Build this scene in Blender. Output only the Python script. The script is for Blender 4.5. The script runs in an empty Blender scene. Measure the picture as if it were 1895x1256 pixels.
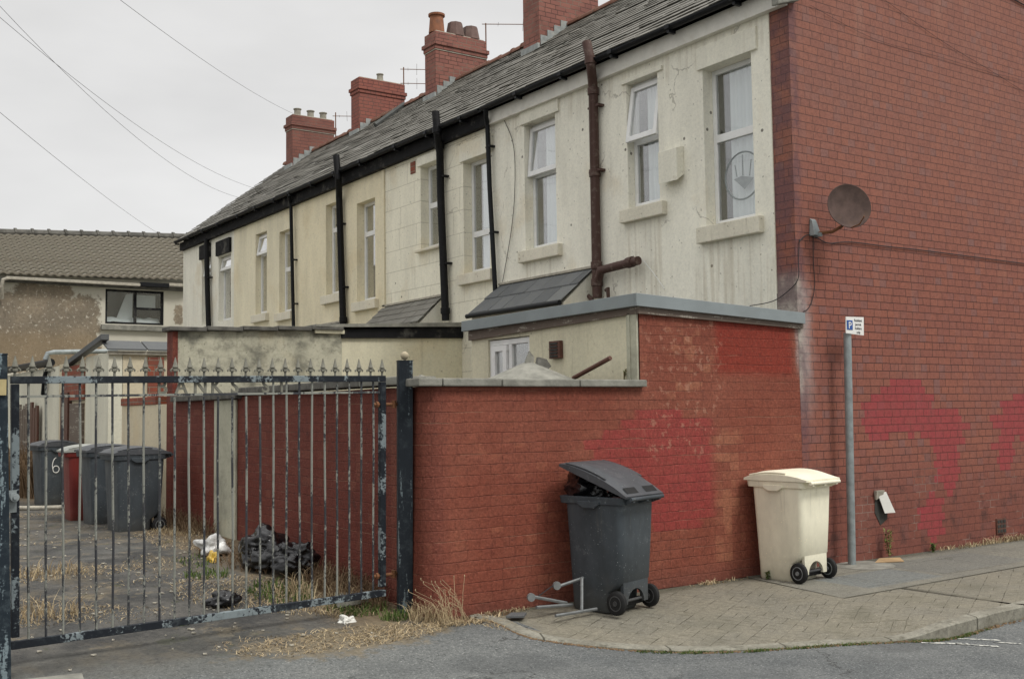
import bpy, bmesh, math, random
from mathutils import Vector, Matrix, noise as mn
random.seed(7)
D = bpy.data
S = bpy.context.scene
COL = S.collection
R = math.radians

# ------------------------------------------------------------------ materials
class NT:
    def __init__(s, name, rough=0.8, metal=0.0, spec=0.3):
        s.m = D.materials.new(name); s.m.use_nodes = True
        s.t = s.m.node_tree; s.n = s.t.nodes; s.l = s.t.links
        s.b = s.n['Principled BSDF']; s.b.inputs['Roughness'].default_value = rough
        s.b.inputs['Metallic'].default_value = metal
        s.b.inputs['Specular IOR Level'].default_value = spec
    def new(s, t, **k):
        n = s.n.new(t)
        for a, v in k.items(): setattr(n, a, v)
        return n
    def put(s, sock, v):
        if v is None: return
        if isinstance(v, bpy.types.NodeSocket): s.l.new(v, sock)
        elif isinstance(v, (tuple, list)) and sock.type == 'RGBA': sock.default_value = tuple(v) + ((1,) if len(v) == 3 else ())
        else: sock.default_value = v
    def pos(s): return s.new('ShaderNodeNewGeometry').outputs['Position']
    def objc(s): return s.new('ShaderNodeTexCoord').outputs['Object']
    def island(s): return s.new('ShaderNodeNewGeometry').outputs['Random Per Island']
    def sep(s, v):
        n = s.new('ShaderNodeSeparateXYZ'); s.put(n.inputs[0], v); return n.outputs
    def comb(s, x, y, z=0.0):
        n = s.new('ShaderNodeCombineXYZ')
        for i, v in enumerate((x, y, z)): s.put(n.inputs[i], v)
        return n.outputs[0]
    def math(s, op, a, b=None, c=None, clamp=False):
        n = s.new('ShaderNodeMath', operation=op, use_clamp=clamp); s.put(n.inputs[0], a)
        if b is not None: s.put(n.inputs[1], b)
        if c is not None: s.put(n.inputs[2], c)
        return n.outputs[0]
    def vmul(s, v, k):
        n = s.new('ShaderNodeVectorMath', operation='MULTIPLY'); s.put(n.inputs[0], v); n.inputs[1].default_value = k; return n.outputs[0]
    def vadd(s, v, k):
        n = s.new('ShaderNodeVectorMath', operation='ADD'); s.put(n.inputs[0], v); s.put(n.inputs[1], k); return n.outputs[0]
    def noise(s, v, scale, detail=4, rough=0.55, col=False):
        n = s.new('ShaderNodeTexNoise'); s.put(n.inputs['Vector'], v); n.inputs['Scale'].default_value = scale
        n.inputs['Detail'].default_value = detail; n.inputs['Roughness'].default_value = rough
        return n.outputs['Color' if col else 'Fac']
    def voro(s, v, scale):
        n = s.new('ShaderNodeTexVoronoi'); s.put(n.inputs['Vector'], v); n.inputs['Scale'].default_value = scale
        return n.outputs
    def ss(s, v, a, b):           # smooth ramp a..b -> 0..1
        n = s.new('ShaderNodeMapRange', interpolation_type='SMOOTHSTEP'); s.put(n.inputs[0], v)
        n.inputs[1].default_value = a; n.inputs[2].default_value = b; return n.outputs[0]
    def mr(s, v, a, b, c, d):
        n = s.new('ShaderNodeMapRange'); s.put(n.inputs[0], v)
        for i, x in enumerate((a, b, c, d)): n.inputs[i+1].default_value = x
        return n.outputs[0]
    def mix(s, f, a, b, mode='MIX'):
        n = s.new('ShaderNodeMix', data_type='RGBA', blend_type=mode)
        s.put(n.inputs[0], f); s.put(n.inputs[6], a); s.put(n.inputs[7], b); return n.outputs[2]
    def ell(s, u, v, cu, cv, ru, rv):   # 1 at the centre, 0 on the rim
        a = s.math('DIVIDE', s.math('SUBTRACT', u, cu), ru); b = s.math('DIVIDE', s.math('SUBTRACT', v, cv), rv)
        return s.math('SUBTRACT', 1.0, s.math('ADD', s.math('MULTIPLY', a, a), s.math('MULTIPLY', b, b)))
    def rect(s, u, v, u0, u1, v0, v1, e=0.03):
        a = s.math('MULTIPLY', s.ss(u, u0-e, u0+e), s.ss(u, u1+e, u1-e)); b = s.math('MULTIPLY', s.ss(v, v0-e, v0+e), s.ss(v, v1+e, v1-e))
        return s.math('MULTIPLY', a, b)
    def mx(s, *a):
        r = a[0]
        for x in a[1:]: r = s.math('MAXIMUM', r, x)
        return r
    def grain(s, p, c, k=.28, scale=36):
        g_ = s.noise(p, scale, 3, .75)
        c = s.mix(s.math('MULTIPLY', s.ss(g_, .50, .36), k), c, s.mix(1.0, c, (.42, .42, .42), 'MULTIPLY'))
        return s.mix(s.math('MULTIPLY', s.ss(g_, .52, .66), k*.8), c, s.mix(1.0, c, (1.55, 1.5, 1.45), 'MULTIPLY'))
    def color(s, c): s.put(s.b.inputs['Base Color'], c)
    def rough(s, r): s.put(s.b.inputs['Roughness'], r)
    def bump(s, h, dist=0.01, strength=1.0, prev=None):
        n = s.new('ShaderNodeBump'); s.put(n.inputs['Height'], h); n.inputs['Distance'].default_value = dist
        n.inputs['Strength'].default_value = strength
        if prev is not None: s.l.new(prev, n.inputs['Normal'])
        s.l.new(n.outputs[0], s.b.inputs['Normal']); return n.outputs[0]

def mul(c, k): return tuple(x*k for x in c)

def brick_uv(t, jit=0.006):
    p = t.pos(); o = t.sep(p)
    u = t.math('SUBTRACT', o[0], o[1])
    nz = t.sep(t.noise(p, 3.0, 3, col=True))
    fz = t.sep(t.noise(p, 18.0, 2, col=True))
    u2 = t.math('ADD', u, t.math('MULTIPLY', t.math('SUBTRACT', fz[0], .5), jit*2.2))
    v2 = t.math('ADD', o[2], t.math('ADD', t.math('MULTIPLY', t.math('SUBTRACT', nz[1], .5), jit*2), t.math('MULTIPLY', t.math('SUBTRACT', fz[1], .5), jit)))
    return p, o, u, u2, v2

def brick_tex(t, u, v, c1, c2, mortar, bw, rh, ms, smooth=.15, bias=0.0):
    n = t.new('ShaderNodeTexBrick', offset=.5, squash=0.62, squash_frequency=3)
    t.put(n.inputs['Vector'], t.comb(u, v)); n.inputs['Scale'].default_value = 1
    for k, c in (('Color1', c1), ('Color2', c2), ('Mortar', mortar)): t.put(n.inputs[k], c)
    n.inputs['Mortar Size'].default_value = ms; n.inputs['Mortar Smooth'].default_value = smooth
    n.inputs['Bias'].default_value = bias; n.inputs['Brick Width'].default_value = bw; n.inputs['Row Height'].default_value = rh
    return n.outputs

RH = 0.0854
def mat_gable():
    t = NT('gable_brick', .85)
    p, o, u, u2, v2 = brick_uv(t, .004)
    br = brick_tex(t, u2, v2, (0.275, 0.098, 0.064), (0.235, 0.084, 0.060), (0.07, 0.03, 0.026), .232, RH, .0042)
    big = t.noise(p, .8, 4); fine = t.noise(p, 60, 3)
    c = t.mix(t.ss(t.noise(t.comb(t.math('FLOOR', t.math('DIVIDE', u2, .116)), t.math('FLOOR', t.math('DIVIDE', v2, RH))), 1.7, 1), .52, .75), br[0], (0.215, 0.105, 0.092), 'MIX')
    c = t.mix(t.math('MULTIPLY', t.ss(t.noise(p, .9, 5), .5, .7), .35), c, (.20, .085, .07))
    c = t.mix(t.math('MULTIPLY', t.ss(t.noise(t.vmul(p, (1, 1, .2)), 2.2, 4), .55, .75), .30), c, (.36, .20, .15))
    c = t.mix(t.math('MULTIPLY', br[1], t.mr(t.noise(p, 1.6, 4, .6), .38, .6, .55, 1.0)), c, (0.050, 0.020, 0.018))
    # upper wall a little paler and greyer, lower wall redder and dirtier (weathered brick colour)
    c = t.mix(t.ss(o[2], 2.6, 5.5), c, t.mix(.22, c, (.33, .185, .14)))
    low = t.ss(t.math('ADD', o[2], t.math('MULTIPLY', big, .9)), 1.75, .7)
    c = t.mix(t.math('MULTIPLY', low, .62), c, (0.150, 0.047, 0.034))
    c = t.mix(t.math('MULTIPLY', t.ss(t.noise(p, 5, 5), .52, .68), t.math('MULTIPLY', t.ss(o[2], 1.5, .5), .6)), c, (.045, .024, .022))
    # pink overpaint that stops at whole bricks
    row = t.math('FLOOR', t.math('DIVIDE', v2, RH)); colu = t.math('FLOOR', t.math('DIVIDE', t.math('ADD', u2, t.math('MULTIPLY', t.math('MODULO', row, 2), .058)), .116))
    xs = t.math('ADD', t.math('MULTIPLY', colu, .116), 7.6); zs = t.math('MULTIPLY', row, RH)
    m = t.mx(t.ell(xs, zs, 10.65, 1.60, .52, .34), t.ell(xs, zs, 11.3, 1.35, .48, .26), t.ell(xs, zs, 10.15, 1.5, .28, .30), t.ell(xs, zs, 11.35, .98, .26, .40),
             t.ell(xs, zs, 11.05, .34, .26, .28), t.ell(xs, zs, 13.0, 1.4, .75, .20), t.ell(xs, zs, 12.55, 1.05, .22, .25), t.ell(xs, zs, 12.9, 1.55, .45, .2))
    pm = t.math('ADD', m, t.math('MULTIPLY', t.math('SUBTRACT', t.noise(t.comb(xs, zs), 3.1, 2), .5), 1.5))
    pm = t.math('GREATER_THAN', pm, .12)
    pk = t.mix(t.noise(t.comb(xs, zs), 6, 1), (0.33, 0.036, 0.048), (0.27, 0.045, 0.05))
    c = t.mix(t.math('MULTIPLY', pm, t.math('MULTIPLY', t.mr(t.noise(p, 5, 5, .7), .35, .65, .75, 1.0), t.math('SUBTRACT', .92, t.math('MULTIPLY', br[1], .7)))), c, pk)
    # pale lime runs and mortar dots near the base
    pale = t.math('MULTIPLY', t.math('MULTIPLY', br[1], t.ss(t.noise(p, 2.3, 3), .56, .64)), t.ss(o[2], 1.3, .5))
    c = t.mix(t.math('MULTIPLY', pale, .75), c, (.33, .24, .20))
    # grey cement smear next to the corner and under the roof edge
    cem = t.math('MULTIPLY', t.ss(t.math('ADD', o[0], t.math('MULTIPLY', t.noise(p, 9, 3), .22)), 9.30, 9.02), t.ss(o[2], 3.15, 2.8))
    cem = t.math('MULTIPLY', cem, t.ss(o[2], 1.3, 2.2))
    c = t.mix(t.math('MULTIPLY', cem, .85), c, (.40, .355, .335))
    c = t.mix(t.math('MULTIPLY', t.math('MULTIPLY', t.ss(t.math('SUBTRACT', o[0], o[1]), 1.40, 1.30), t.math('MULTIPLY', t.ss(o[2], 3.15, 2.95), t.ss(o[2], 1.5, 2.2))), .7), c, (.44, .41, .35))
    cr = t.math('MULTIPLY', t.rect(o[0], o[2], 8.5, 9.0, 1.0, 6.4, .05), .62)
    c = t.mix(t.math('MULTIPLY', cr, t.ss(t.noise(p, 4, 3), .35, .6)), c, (.105, .06, .075))
    c = t.mix(t.math('MULTIPLY', fine, .32), c, mul((.2, .08, .06), .55))
    c = t.mix(t.ss(t.noise(p, 170, 2), .64, .74), c, (.30, .17, .13))
    c = t.grain(p, c, .30)
    t.color(c)
    h = t.math('SUBTRACT', t.math('MULTIPLY', t.noise(p, 90, 3), .25), br[1])
    t.bump(h, .006, .8)
    return t.m

def mat_redpaint(name, alley=False):
    t = NT(name, .72, spec=.22)
    p, o, u, u2, v2 = brick_uv(t, .011)
    br = brick_tex(t, u2, v2, (1, 1, 1), (0, 0, 0), (0, 0, 0), .235, RH*1.02, .005, .5)
    rows = t.math('ABSOLUTE', t.math('SUBTRACT', t.math('FRACT', t.math('DIVIDE', v2, RH*1.02)), .5))
    rows = t.ss(rows, .455, .49)
    n1 = t.noise(p, 1.1, 5, .6); n2 = t.noise(p, 5, 6, .65); n3 = t.noise(p, 40, 4, .7); n4 = t.noise(t.vmul(p, (1, 1, 2.5)), 3, 4)
    bid = t.noise(t.comb(t.math('FLOOR', t.math('DIVIDE', u2, .1175)), t.math('FLOOR', t.math('DIVIDE', v2, RH*1.02))), 2.3, 1)
    c = t.mix(t.ss(n1, .35, .65), (0.205, 0.056, 0.034), (0.245, 0.080, 0.050))
    c = t.mix(t.math('MULTIPLY', t.ss(n2, .45, .75), .5), c, (.17, .045, .03))
    c = t.mix(t.math('MULTIPLY', t.ss(bid, .4, .62), .22), c, (.25, .075, .046))
    if not alley:
        c = t.mix(t.math('MULTIPLY', t.ss(bid, .58, .66), t.math('MULTIPLY', t.ss(n4, .48, .62), .38)), c, (0.32, 0.12, 0.068))
        nr = t.rect(t.math('ADD', o[0], t.math('MULTIPLY', n3, .05)), t.math('ADD', o[2], t.math('MULTIPLY', n2, .12)), 7.70, 8.80, 2.06, 2.80, .06)
        c = t.mix(t.math('MULTIPLY', nr, .85), c, (0.225, 0.026, 0.015))
        rw = t.math('FLOOR', t.math('DIVIDE', v2, RH*1.02)); zs = t.math('MULTIPLY', t.math('ADD', rw, .5), RH*1.02); xs = t.math('ADD', o[0], t.math('MULTIPLY', t.math('SUBTRACT', t.noise(t.comb(0.0, rw), 3.7, 1), .5), .9))
        m = t.mx(t.ell(xs, zs, 6.95, 1.35, .75, .30), t.ell(xs, zs, 7.1, .98, .75, .48), t.ell(xs, zs, 6.35, 1.28, .3, .22))
        m = t.ss(t.math('ADD', m, t.math('MULTIPLY', t.math('SUBTRACT', n2, .5), .8)), .0, .16)
        m = t.math('MULTIPLY', m, t.ss(o[0], 7.72, 7.5))
        m = t.math('MULTIPLY', m, t.mr(t.noise(p, 7, 6, .7), .36, .62, .72, 1.0))
        c = t.mix(t.math('MULTIPLY', m, .72), c, (0.30, 0.036, 0.040))
        bo = t.math('MULTIPLY', t.ss(bid, .47, .55), t.mx(t.math('MULTIPLY', t.rect(o[0], o[2], 7.62, 7.98, .15, 1.45, .08), t.ss(n2, .36, .5)), t.math('MULTIPLY', t.rect(o[0], o[2], 7.0, 7.75, 1.75, 2.52, .1), t.ss(n2, .48, .56))))
        c = t.mix(t.math('MULTIPLY', bo, .6), c, (0.36, 0.15, 0.085))
        flake = t.math('MULTIPLY', t.rect(o[0], o[2], 6.75, 7.75, 1.2, 2.6, .1), t.ss(t.noise(p, 12, 5, .65), .57, .61))
        c = t.mix(t.math('MULTIPLY', flake, .55), c, (.42, .22, .15))
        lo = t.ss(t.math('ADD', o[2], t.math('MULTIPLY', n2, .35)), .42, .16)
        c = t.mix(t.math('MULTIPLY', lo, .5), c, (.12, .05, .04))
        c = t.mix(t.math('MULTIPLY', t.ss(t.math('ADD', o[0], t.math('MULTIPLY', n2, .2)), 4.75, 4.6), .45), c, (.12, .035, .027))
        gs = t.math('MULTIPLY', t.ss(t.math('ADD', o[0], t.math('MULTIPLY', n2, .12)), 8.87, 8.93), t.ss(o[2], 1.9, 2.2))
        c = t.mix(t.math('MULTIPLY', gs, .75), c, (.34, .28, .26))
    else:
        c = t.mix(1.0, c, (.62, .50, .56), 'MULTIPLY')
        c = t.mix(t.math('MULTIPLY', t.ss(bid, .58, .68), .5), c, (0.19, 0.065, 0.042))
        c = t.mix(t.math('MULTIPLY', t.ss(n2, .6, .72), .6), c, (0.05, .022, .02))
    hj = t.math('MULTIPLY', rows, t.ss(t.noise(t.vmul(p, (1, 1, 5)), 2.3, 5, .65), .47, .60))
    vj = t.math('MULTIPLY', br[1], t.math('MULTIPLY', t.ss(t.noise(t.vadd(p, (7, 1, 2)), 1.6, 4), .44, .64), .75))
    c = t.mix(t.math('MULTIPLY', t.mx(hj, vj), .66), c, (.095, .03, .023))
    lt = t.math('MULTIPLY', rows, t.ss(t.noise(t.vmul(t.vadd(p, (5, 3, 1)), (1, 1, 4)), 1.6, 4), .55, .62))
    c = t.mix(t.math('MULTIPLY', lt, .65), c, (.36, .20, .13))
    c = t.mix(t.math('MULTIPLY', t.ss(n3, .35, .7), .35), c, mul((.2, .05, .03), .45))
    c = t.mix(t.math('MULTIPLY', t.ss(t.noise(p, 60, 3, .7), .55, .68), .4), c, (.36, .13, .085)); c = t.grain(p, c, .34)
    c = t.mix(t.math('MULTIPLY', t.ss(t.noise(t.vadd(p, (3, 9, 4)), 9, 6, .75), .60, .66), .35), c, (.09, .03, .025))
    t.color(c)
    h = t.math('ADD', t.math('SUBTRACT', t.math('MULTIPLY', t.noise(p, 45, 5, .7), .9), t.math('MULTIPLY', t.mx(rows, t.math('MULTIPLY', br[1], .7)), .38)), t.math('ADD', t.math('MULTIPLY', n2, 1.6), t.math('MULTIPLY', bid, 1.4)))
    t.bump(h, .010, .9)
    return t.m

def mat_render(name, col, dirt=(.20, .17, .12), amt=.5, ashlar=False, pebble=.004, holes=True, warm=(.55, .42, .22), black=0.0):
    t = NT(name, .9, spec=.2)
    p = t.pos(); o = t.sep(p)
    st = t.vmul(p, (1, 1, .25))
    n1 = t.noise(st, 2.2, 6, .65); n2 = t.noise(p, 9, 6, .65); n3 = t.noise(t.vmul(p, (6, 6, .5)), 2, 4); fn = t.noise(p, 130, 3)
    c = t.mix(t.ss(n1, .3, .75), mul(col, 1.04), mul(col, .86))
    c = t.mix(t.math('MULTIPLY', t.ss(n3, .60, .82), amt*.4), c, dirt)
    c = t.mix(t.math('MULTIPLY', t.ss(n2, .6, .78), amt*.55), c, mul(dirt, 1.3))
    c = t.mix(t.math('MULTIPLY', t.ss(t.noise(t.vadd(p, (9, 2, 4)), 1.1, 5), .55, .72), .28), c, warm)
    if black > 0:
        b = t.math('ADD', t.noise(t.vmul(p, (1, 1, 1.3)), 1.9, 6, .62), t.math('MULTIPLY', t.ss(o[2], 2.2, 2.9), .08))
        c = t.mix(t.math('MULTIPLY', t.ss(b, .46, .70), black), c, (.085, .085, .07))
        c = t.mix(t.math('MULTIPLY', t.ss(t.noise(p, 13, 5, .7), .5, .72), black*.6), c, (.13, .125, .1))
    if holes:
        v = t.voro(t.vadd(t.vmul(p, (1, 1, 1)), (0, .3, .1)), 3.4)
        hm = t.math('LESS_THAN', v[0], .065)
        c = t.mix(t.math('MULTIPLY', hm, .8), c, (.05, .04, .03))
        cr = t.new('ShaderNodeTexVoronoi', feature='DISTANCE_TO_EDGE'); t.put(cr.inputs['Vector'], t.vadd(p, t.vmul(t.noise(p, 3, 4, col=True), (.5, .5, .5)))); cr.inputs['Scale'].default_value = .7
        cm = t.math('MULTIPLY', t.ss(cr.outputs[0], .008, .002), t.ss(t.noise(p, 1.2, 2), .5, .6))
        c = t.mix(t.math('MULTIPLY', cm, .45), c, (.16, .13, .1))
    c = t.mix(t.math('MULTIPLY', t.ss(fn, .5, .75), .16), c, mul(col, .45))
    c = t.grain(p, c, .13, 30)
    if name == 'pale_render':
        wm = t.mx(t.rect(o[1], o[2], 8.05, 9.0, 2.7, 3.62, .06), t.rect(o[1], o[2], 9.6, 10.35, 3.0, 3.98, .06), t.rect(o[1], o[2], 11.65, 12.6, 3.0, 3.78, .06), t.math('MULTIPLY', t.rect(o[1], o[2], 7.8, 13.3, 5.6, 5.95, .1), .8), t.math('MULTIPLY', t.rect(o[1], o[2], 7.8, 9.2, 2.6, 3.3, .1), .7))
        stv = t.ss(t.noise(t.vmul(p, (9, 9, .5)), 1.6, 4), .45, .68)
        c = t.mix(t.math('MULTIPLY', t.math('MULTIPLY', wm, stv), .34), c, (.36, .29, .19))
    sp_ = t.voro(t.vadd(p, t.vmul(t.noise(p, 5, 2, col=True), (.1, .1, .1))), 9)
    c = t.mix(t.math('MULTIPLY', t.math('LESS_THAN', sp_[0], .09), .45), c, mul(dirt, .6))
    t.color(c)
    h = t.math('ADD', t.noise(p, 150, 3, .7), t.math('MULTIPLY', n2, 1.5))
    if ashlar:
        br = brick_tex(t, o[1], t.math('SUBTRACT', o[2], .12), (1, 1, 1), (1, 1, 1), (0, 0, 0), .95, .36, .006, .2)
        c2 = t.mix(t.math('MULTIPLY', br[1], .4), c, (.22, .19, .14)); t.color(c2)
        h = t.math('SUBTRACT', h, t.math('MULTIPLY', br[1], 1.2))
    t.bump(h, pebble, .8)
    return t.m

def mat_plain(name, col, rough=.6, metal=0.0, var=.25, nscale=8, spec=.3, bump=0.0, dirt=None, damt=.4, obj=False, tone=None):
    t = NT(name, rough, metal, spec)
    p = t.objc() if obj else t.pos()
    n1 = t.noise(p, nscale, 5, .6)
    c = t.mix(t.ss(n1, .3, .7), mul(col, 1+var*.5), tone or mul(col, 1-var))
    if dirt: c = t.mix(t.math('MULTIPLY', t.ss(t.noise(t.vadd(p, (3, 1, 7)), nscale*.6, 6, .7), .52, .7), damt), c, dirt)
    c = t.mix(t.math('MULTIPLY', t.noise(p, 90, 3), .2), c, mul(col, .5))
    t.color(c)
    if bump: t.bump(t.noise(p, nscale*6, 4, .7), bump, .8)
    return t.m

def mat_flaked(name, dark, pale, thr=.5, scale=5, stretch=(1, 1, .35), rust=0.0):
    t = NT(name, .62, .0, .2)
    p = t.pos(); n = t.noise(t.vmul(p, stretch), scale, 7, .68); n2 = t.noise(p, 55, 4)
    c = t.mix(t.ss(t.math('ADD', n, t.math('MULTIPLY', t.math('SUBTRACT', n2, .5), .25)), thr-.015, thr+.03), dark, pale)
    c = t.mix(t.math('MULTIPLY', t.ss(t.noise(p, 13, 5, .7), .5, .7), .45), c, mul(tuple((a+b)/2 for a, b in zip(dark, pale)), .8))
    if rust: c = t.mix(t.math('MULTIPLY', t.ss(t.noise(t.vadd(p, (1, 5, 2)), 7, 5, .7), .62, .7), rust), c, (.12, .045, .02))
    t.color(c); t.bump(t.math('ADD', n, t.math('MULTIPLY', n2, .4)), .004, .7)
    return t.m

def mat_slate(name, a, b, moss=.3, c3=(.2, .2, .17)):
    t = NT(name, .75, spec=.35)
    p = t.pos(); i = t.island()
    c = t.mix(i, a, b)
    c = t.mix(t.math('GREATER_THAN', t.math('FRACT', t.math('MULTIPLY', i, 37.7)), .95), c, c3)
    c = t.mix(t.math('MULTIPLY', t.ss(t.noise(p, 7, 6, .7), .52, .68), moss), c, (.17, .165, .125))
    c = t.mix(t.math('MULTIPLY', t.ss(t.noise(p, 22, 5, .7), .56, .68), moss), c, mul(a, .4))
    t.color(c); t.bump(t.noise(p, 45, 5, .7), .006, .7)
    return t.m

def mat_stackbrick(name='chimney_brick', a=(0.29, 0.125, 0.095), b=(0.24, 0.10, 0.08), mort=(0.09, 0.05, 0.04), mp=.5):
    t = NT(name, .88)
    p, o, u, u2, v2 = brick_uv(t, .004)
    br = brick_tex(t, u2, v2, a, b, mort, .225, .085, .007, .2)
    c = t.mix(t.math('MULTIPLY', t.ss(t.noise(p, 2.5, 5), .45, .7), .45), br[0], (.13, .06, .05))
    pale = t.math('MULTIPLY', br[1], t.ss(t.noise(p, 1.7, 2), .45, .55)); c = t.mix(t.math('MULTIPLY', pale, mp), c, (.36, .29, .22))
    c = t.mix(t.math('MULTIPLY', t.noise(p, 50, 3), .3), c, mul(b, .6))
    t.color(c); t.bump(t.math('SUBTRACT', t.math('MULTIPLY', t.noise(p, 70, 3), .4), br[1]), .006, .8)
    return t.m

def mat_ground():
    t = NT('asphalt', .93, spec=.2)
    p = t.pos(); o = t.sep(p)
    v = t.voro(p, 60)[0]; sp = t.noise(p, 62, 3, .8); n1 = t.noise(p, 1.4, 5, .6); n2 = t.noise(p, 5, 6, .7)
    road = t.mix(t.ss(n1, .35, .68), (.108, .115, .115), (.148, .154, .150))
    road = t.mix(t.math('MULTIPLY', t.ss(o[0], 5.2, 3.2), .3), road, (.17, .175, .16))
    road = t.mix(t.ss(sp, .58, .70), road, (.38, .39, .37))
    road = t.mix(t.ss(sp, .45, .33), road, (.030, .034, .036))
    road = t.mix(t.math('MULTIPLY', t.ss(n2, .6, .72), .35), road, (.05, .052, .05))
    al = t.mix(t.ss(t.noise(p, 2.1, 6, .65), .38, .62), (.052, .052, .05), (.105, .10, .09))
    al = t.mix(t.ss(sp, .62, .72), al, (.2, .19, .17)); al = t.mix(t.ss(sp, .42, .32), al, (.018, .018, .018))
    dirt = t.noise(t.vmul(p, (1, .6, 1)), 1.7, 7, .68)
    al = t.mix(t.math('MULTIPLY', t.ss(dirt, .50, .60), .6), al, (.115, .098, .072))
    al = t.mix(t.math('MULTIPLY', t.ss(t.noise(t.vadd(p, (4, 4, 0)), 2.4, 7, .7), .56, .64), .6), al, (.20, .165, .11))
    al = t.mix(t.math('MULTIPLY', t.ss(t.noise(t.vadd(p, (1, 8, 0)), 3.1, 6, .7), .60, .68), .7), al, (.055, .062, .03))
    # straw litter against the wall
    wl = t.math('MULTIPLY', t.ss(t.math('ADD', o[0], t.math('MULTIPLY', n2, .8)), 3.9, 4.5), t.ss(o[1], 7.3, 7.9))
    al = t.mix(t.math('MULTIPLY', wl, .8), al, t.mix(n2, (.10, .075, .045), (.27, .2, .12)))
    yy = t.math('ADD', o[1], t.math('ADD', t.math('MULTIPLY', n1, .9), t.math('MULTIPLY', t.math('MULTIPLY', n2, .3), 1)))
    m = t.math('MULTIPLY', t.ss(t.math('ADD', yy, t.math('MULTIPLY', o[0], .05)), 7.95, 8.35), t.ss(o[0], 4.9, 4.7))
    c = t.mix(m, road, al)
    dirt2 = t.math('MULTIPLY', t.ell(o[0], t.math('ADD', o[1], t.math('MULTIPLY', n2, .4)), 2.3, 7.75, 1.6, .62), 1)
    c = t.mix(t.math('MULTIPLY', t.ss(t.math('ADD', dirt2, t.math('MULTIPLY', n2, .9)), .5, 1.1), .4), c, (.10, .098, .086))
    c = t.mix(t.math('MULTIPLY', t.ss(t.math('ADD', t.ell(o[0], o[1], 3.6, 7.35, .95, .42), t.math('MULTIPLY', t.math('SUBTRACT', n2, .5), 3.4)), .0, .7), .72), c, t.mix(t.noise(p, 25, 4), (.12, .10, .065), (.24, .19, .12)))
    c = t.mix(t.math('MULTIPLY', t.ss(t.noise(t.vmul(p, (1, 1, 1)), 1.1, 2), .6, .75), .3), c, (.19, .19, .175))
    c = t.grain(p, c, .38, 26)
    crk = t.new('ShaderNodeTexVoronoi', feature='DISTANCE_TO_EDGE'); t.put(crk.inputs['Vector'], t.vadd(p, t.vmul(t.noise(p, 2.5, 5, .7, col=True), (.8, .8, .8)))); crk.inputs['Scale'].default_value = .55
    c = t.mix(t.math('MULTIPLY', t.math('MULTIPLY', t.ss(crk.outputs[0], .010, .002), t.ss(t.noise(p, .8, 3), .46, .56)), .7), c, (.03, .03, .028))
    c = t.mix(t.math('MULTIPLY', t.ss(t.noise(t.vadd(p, (6, 2, 0)), .9, 5, .6), .56, .66), .35), c, (.07, .073, .073))
    t.color(c)
    t.bump(t.math('ADD', t.noise(p, 120, 3, .7), t.math('MULTIPLY', n2, 1.0)), .006, .8)
    return t.m

def mat_paving():
    t = NT('block_paving', .92, spec=.2)
    p = t.pos(); o = t.sep(p)
    a = t.math('ADD', t.math('MULTIPLY', o[0], .88), t.math('MULTIPLY', o[1], .47)); b = t.math('SUBTRACT', t.math('MULTIPLY', o[1], .88), t.math('MULTIPLY', o[0], .47))
    fz = t.sep(t.noise(p, 5, 3, col=True)); C_ = .205
    a = t.math('ADD', t.math('DIVIDE', t.math('ADD', a, t.math('MULTIPLY', fz[0], .02)), C_), 500); b = t.math('ADD', t.math('DIVIDE', t.math('ADD', b, t.math('MULTIPLY', fz[1], .02)), C_), 500)
    par = t.math('MODULO', t.math('ADD', t.math('FLOOR', a), t.math('FLOOR', b)), 2)
    par = t.math('GREATER_THAN', par, .5)
    edge = lambda v_, k_: t.ss(t.math('ABSOLUTE', t.math('SUBTRACT', t.math('FRACT', t.math('MULTIPLY', v_, k_)), .5)), .5-.028*k_, .5-.008*k_)
    e1 = t.mx(edge(a, 1), edge(b, 2)); e2 = t.mx(edge(a, 2), edge(b, 1))
    joint = t.math('ADD', t.math('MULTIPLY', e1, par), t.math('MULTIPLY', e2, t.math('SUBTRACT', 1.0, par)))
    br = [t.mix(t.noise(t.comb(t.math('FLOOR', t.math('MULTIPLY', a, 2)), t.math('FLOOR', t.math('MULTIPLY', b, 2))), .9, 1), (.23, .212, .165), (.185, .172, .132)), joint]
    c = br[0]
    n = t.noise(p, 2, 5, .6)
    c = t.mix(t.ss(n, .35, .65), c, (.185, .174, .140))
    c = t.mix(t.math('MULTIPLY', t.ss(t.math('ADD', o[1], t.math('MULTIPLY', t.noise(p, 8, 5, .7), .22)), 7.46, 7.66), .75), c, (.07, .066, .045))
    c = t.mix(t.math('MULTIPLY', t.ss(t.noise(p, 5, 6, .7), .5, .68), .5), c, (.15, .14, .105))
    j = t.math('MULTIPLY', br[1], t.mr(t.noise(p, 7, 4, .7), .46, .62, .08, .85))
    c = t.mix(j, c, (.045, .042, .028))
    sp = t.noise(p, 75, 3, .75)
    c = t.mix(t.ss(sp, .60, .72), c, (.46, .42, .34)); c = t.mix(t.ss(sp, .4, .28), c, (.08, .07, .05))
    t.color(c); c = t.grain(p, c, .34, 28); c = t.mix(t.math('MULTIPLY', t.ss(t.noise(t.vadd(p, (2, 7, 0)), 1.3, 6, .65), .52, .66), .4), c, (.12, .115, .085)); t.color(c); t.bump(t.math('SUBTRACT', t.noise(p, 110, 3), t.math('MULTIPLY', j, 1.4)), .006, .8)
    return t.m

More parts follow.
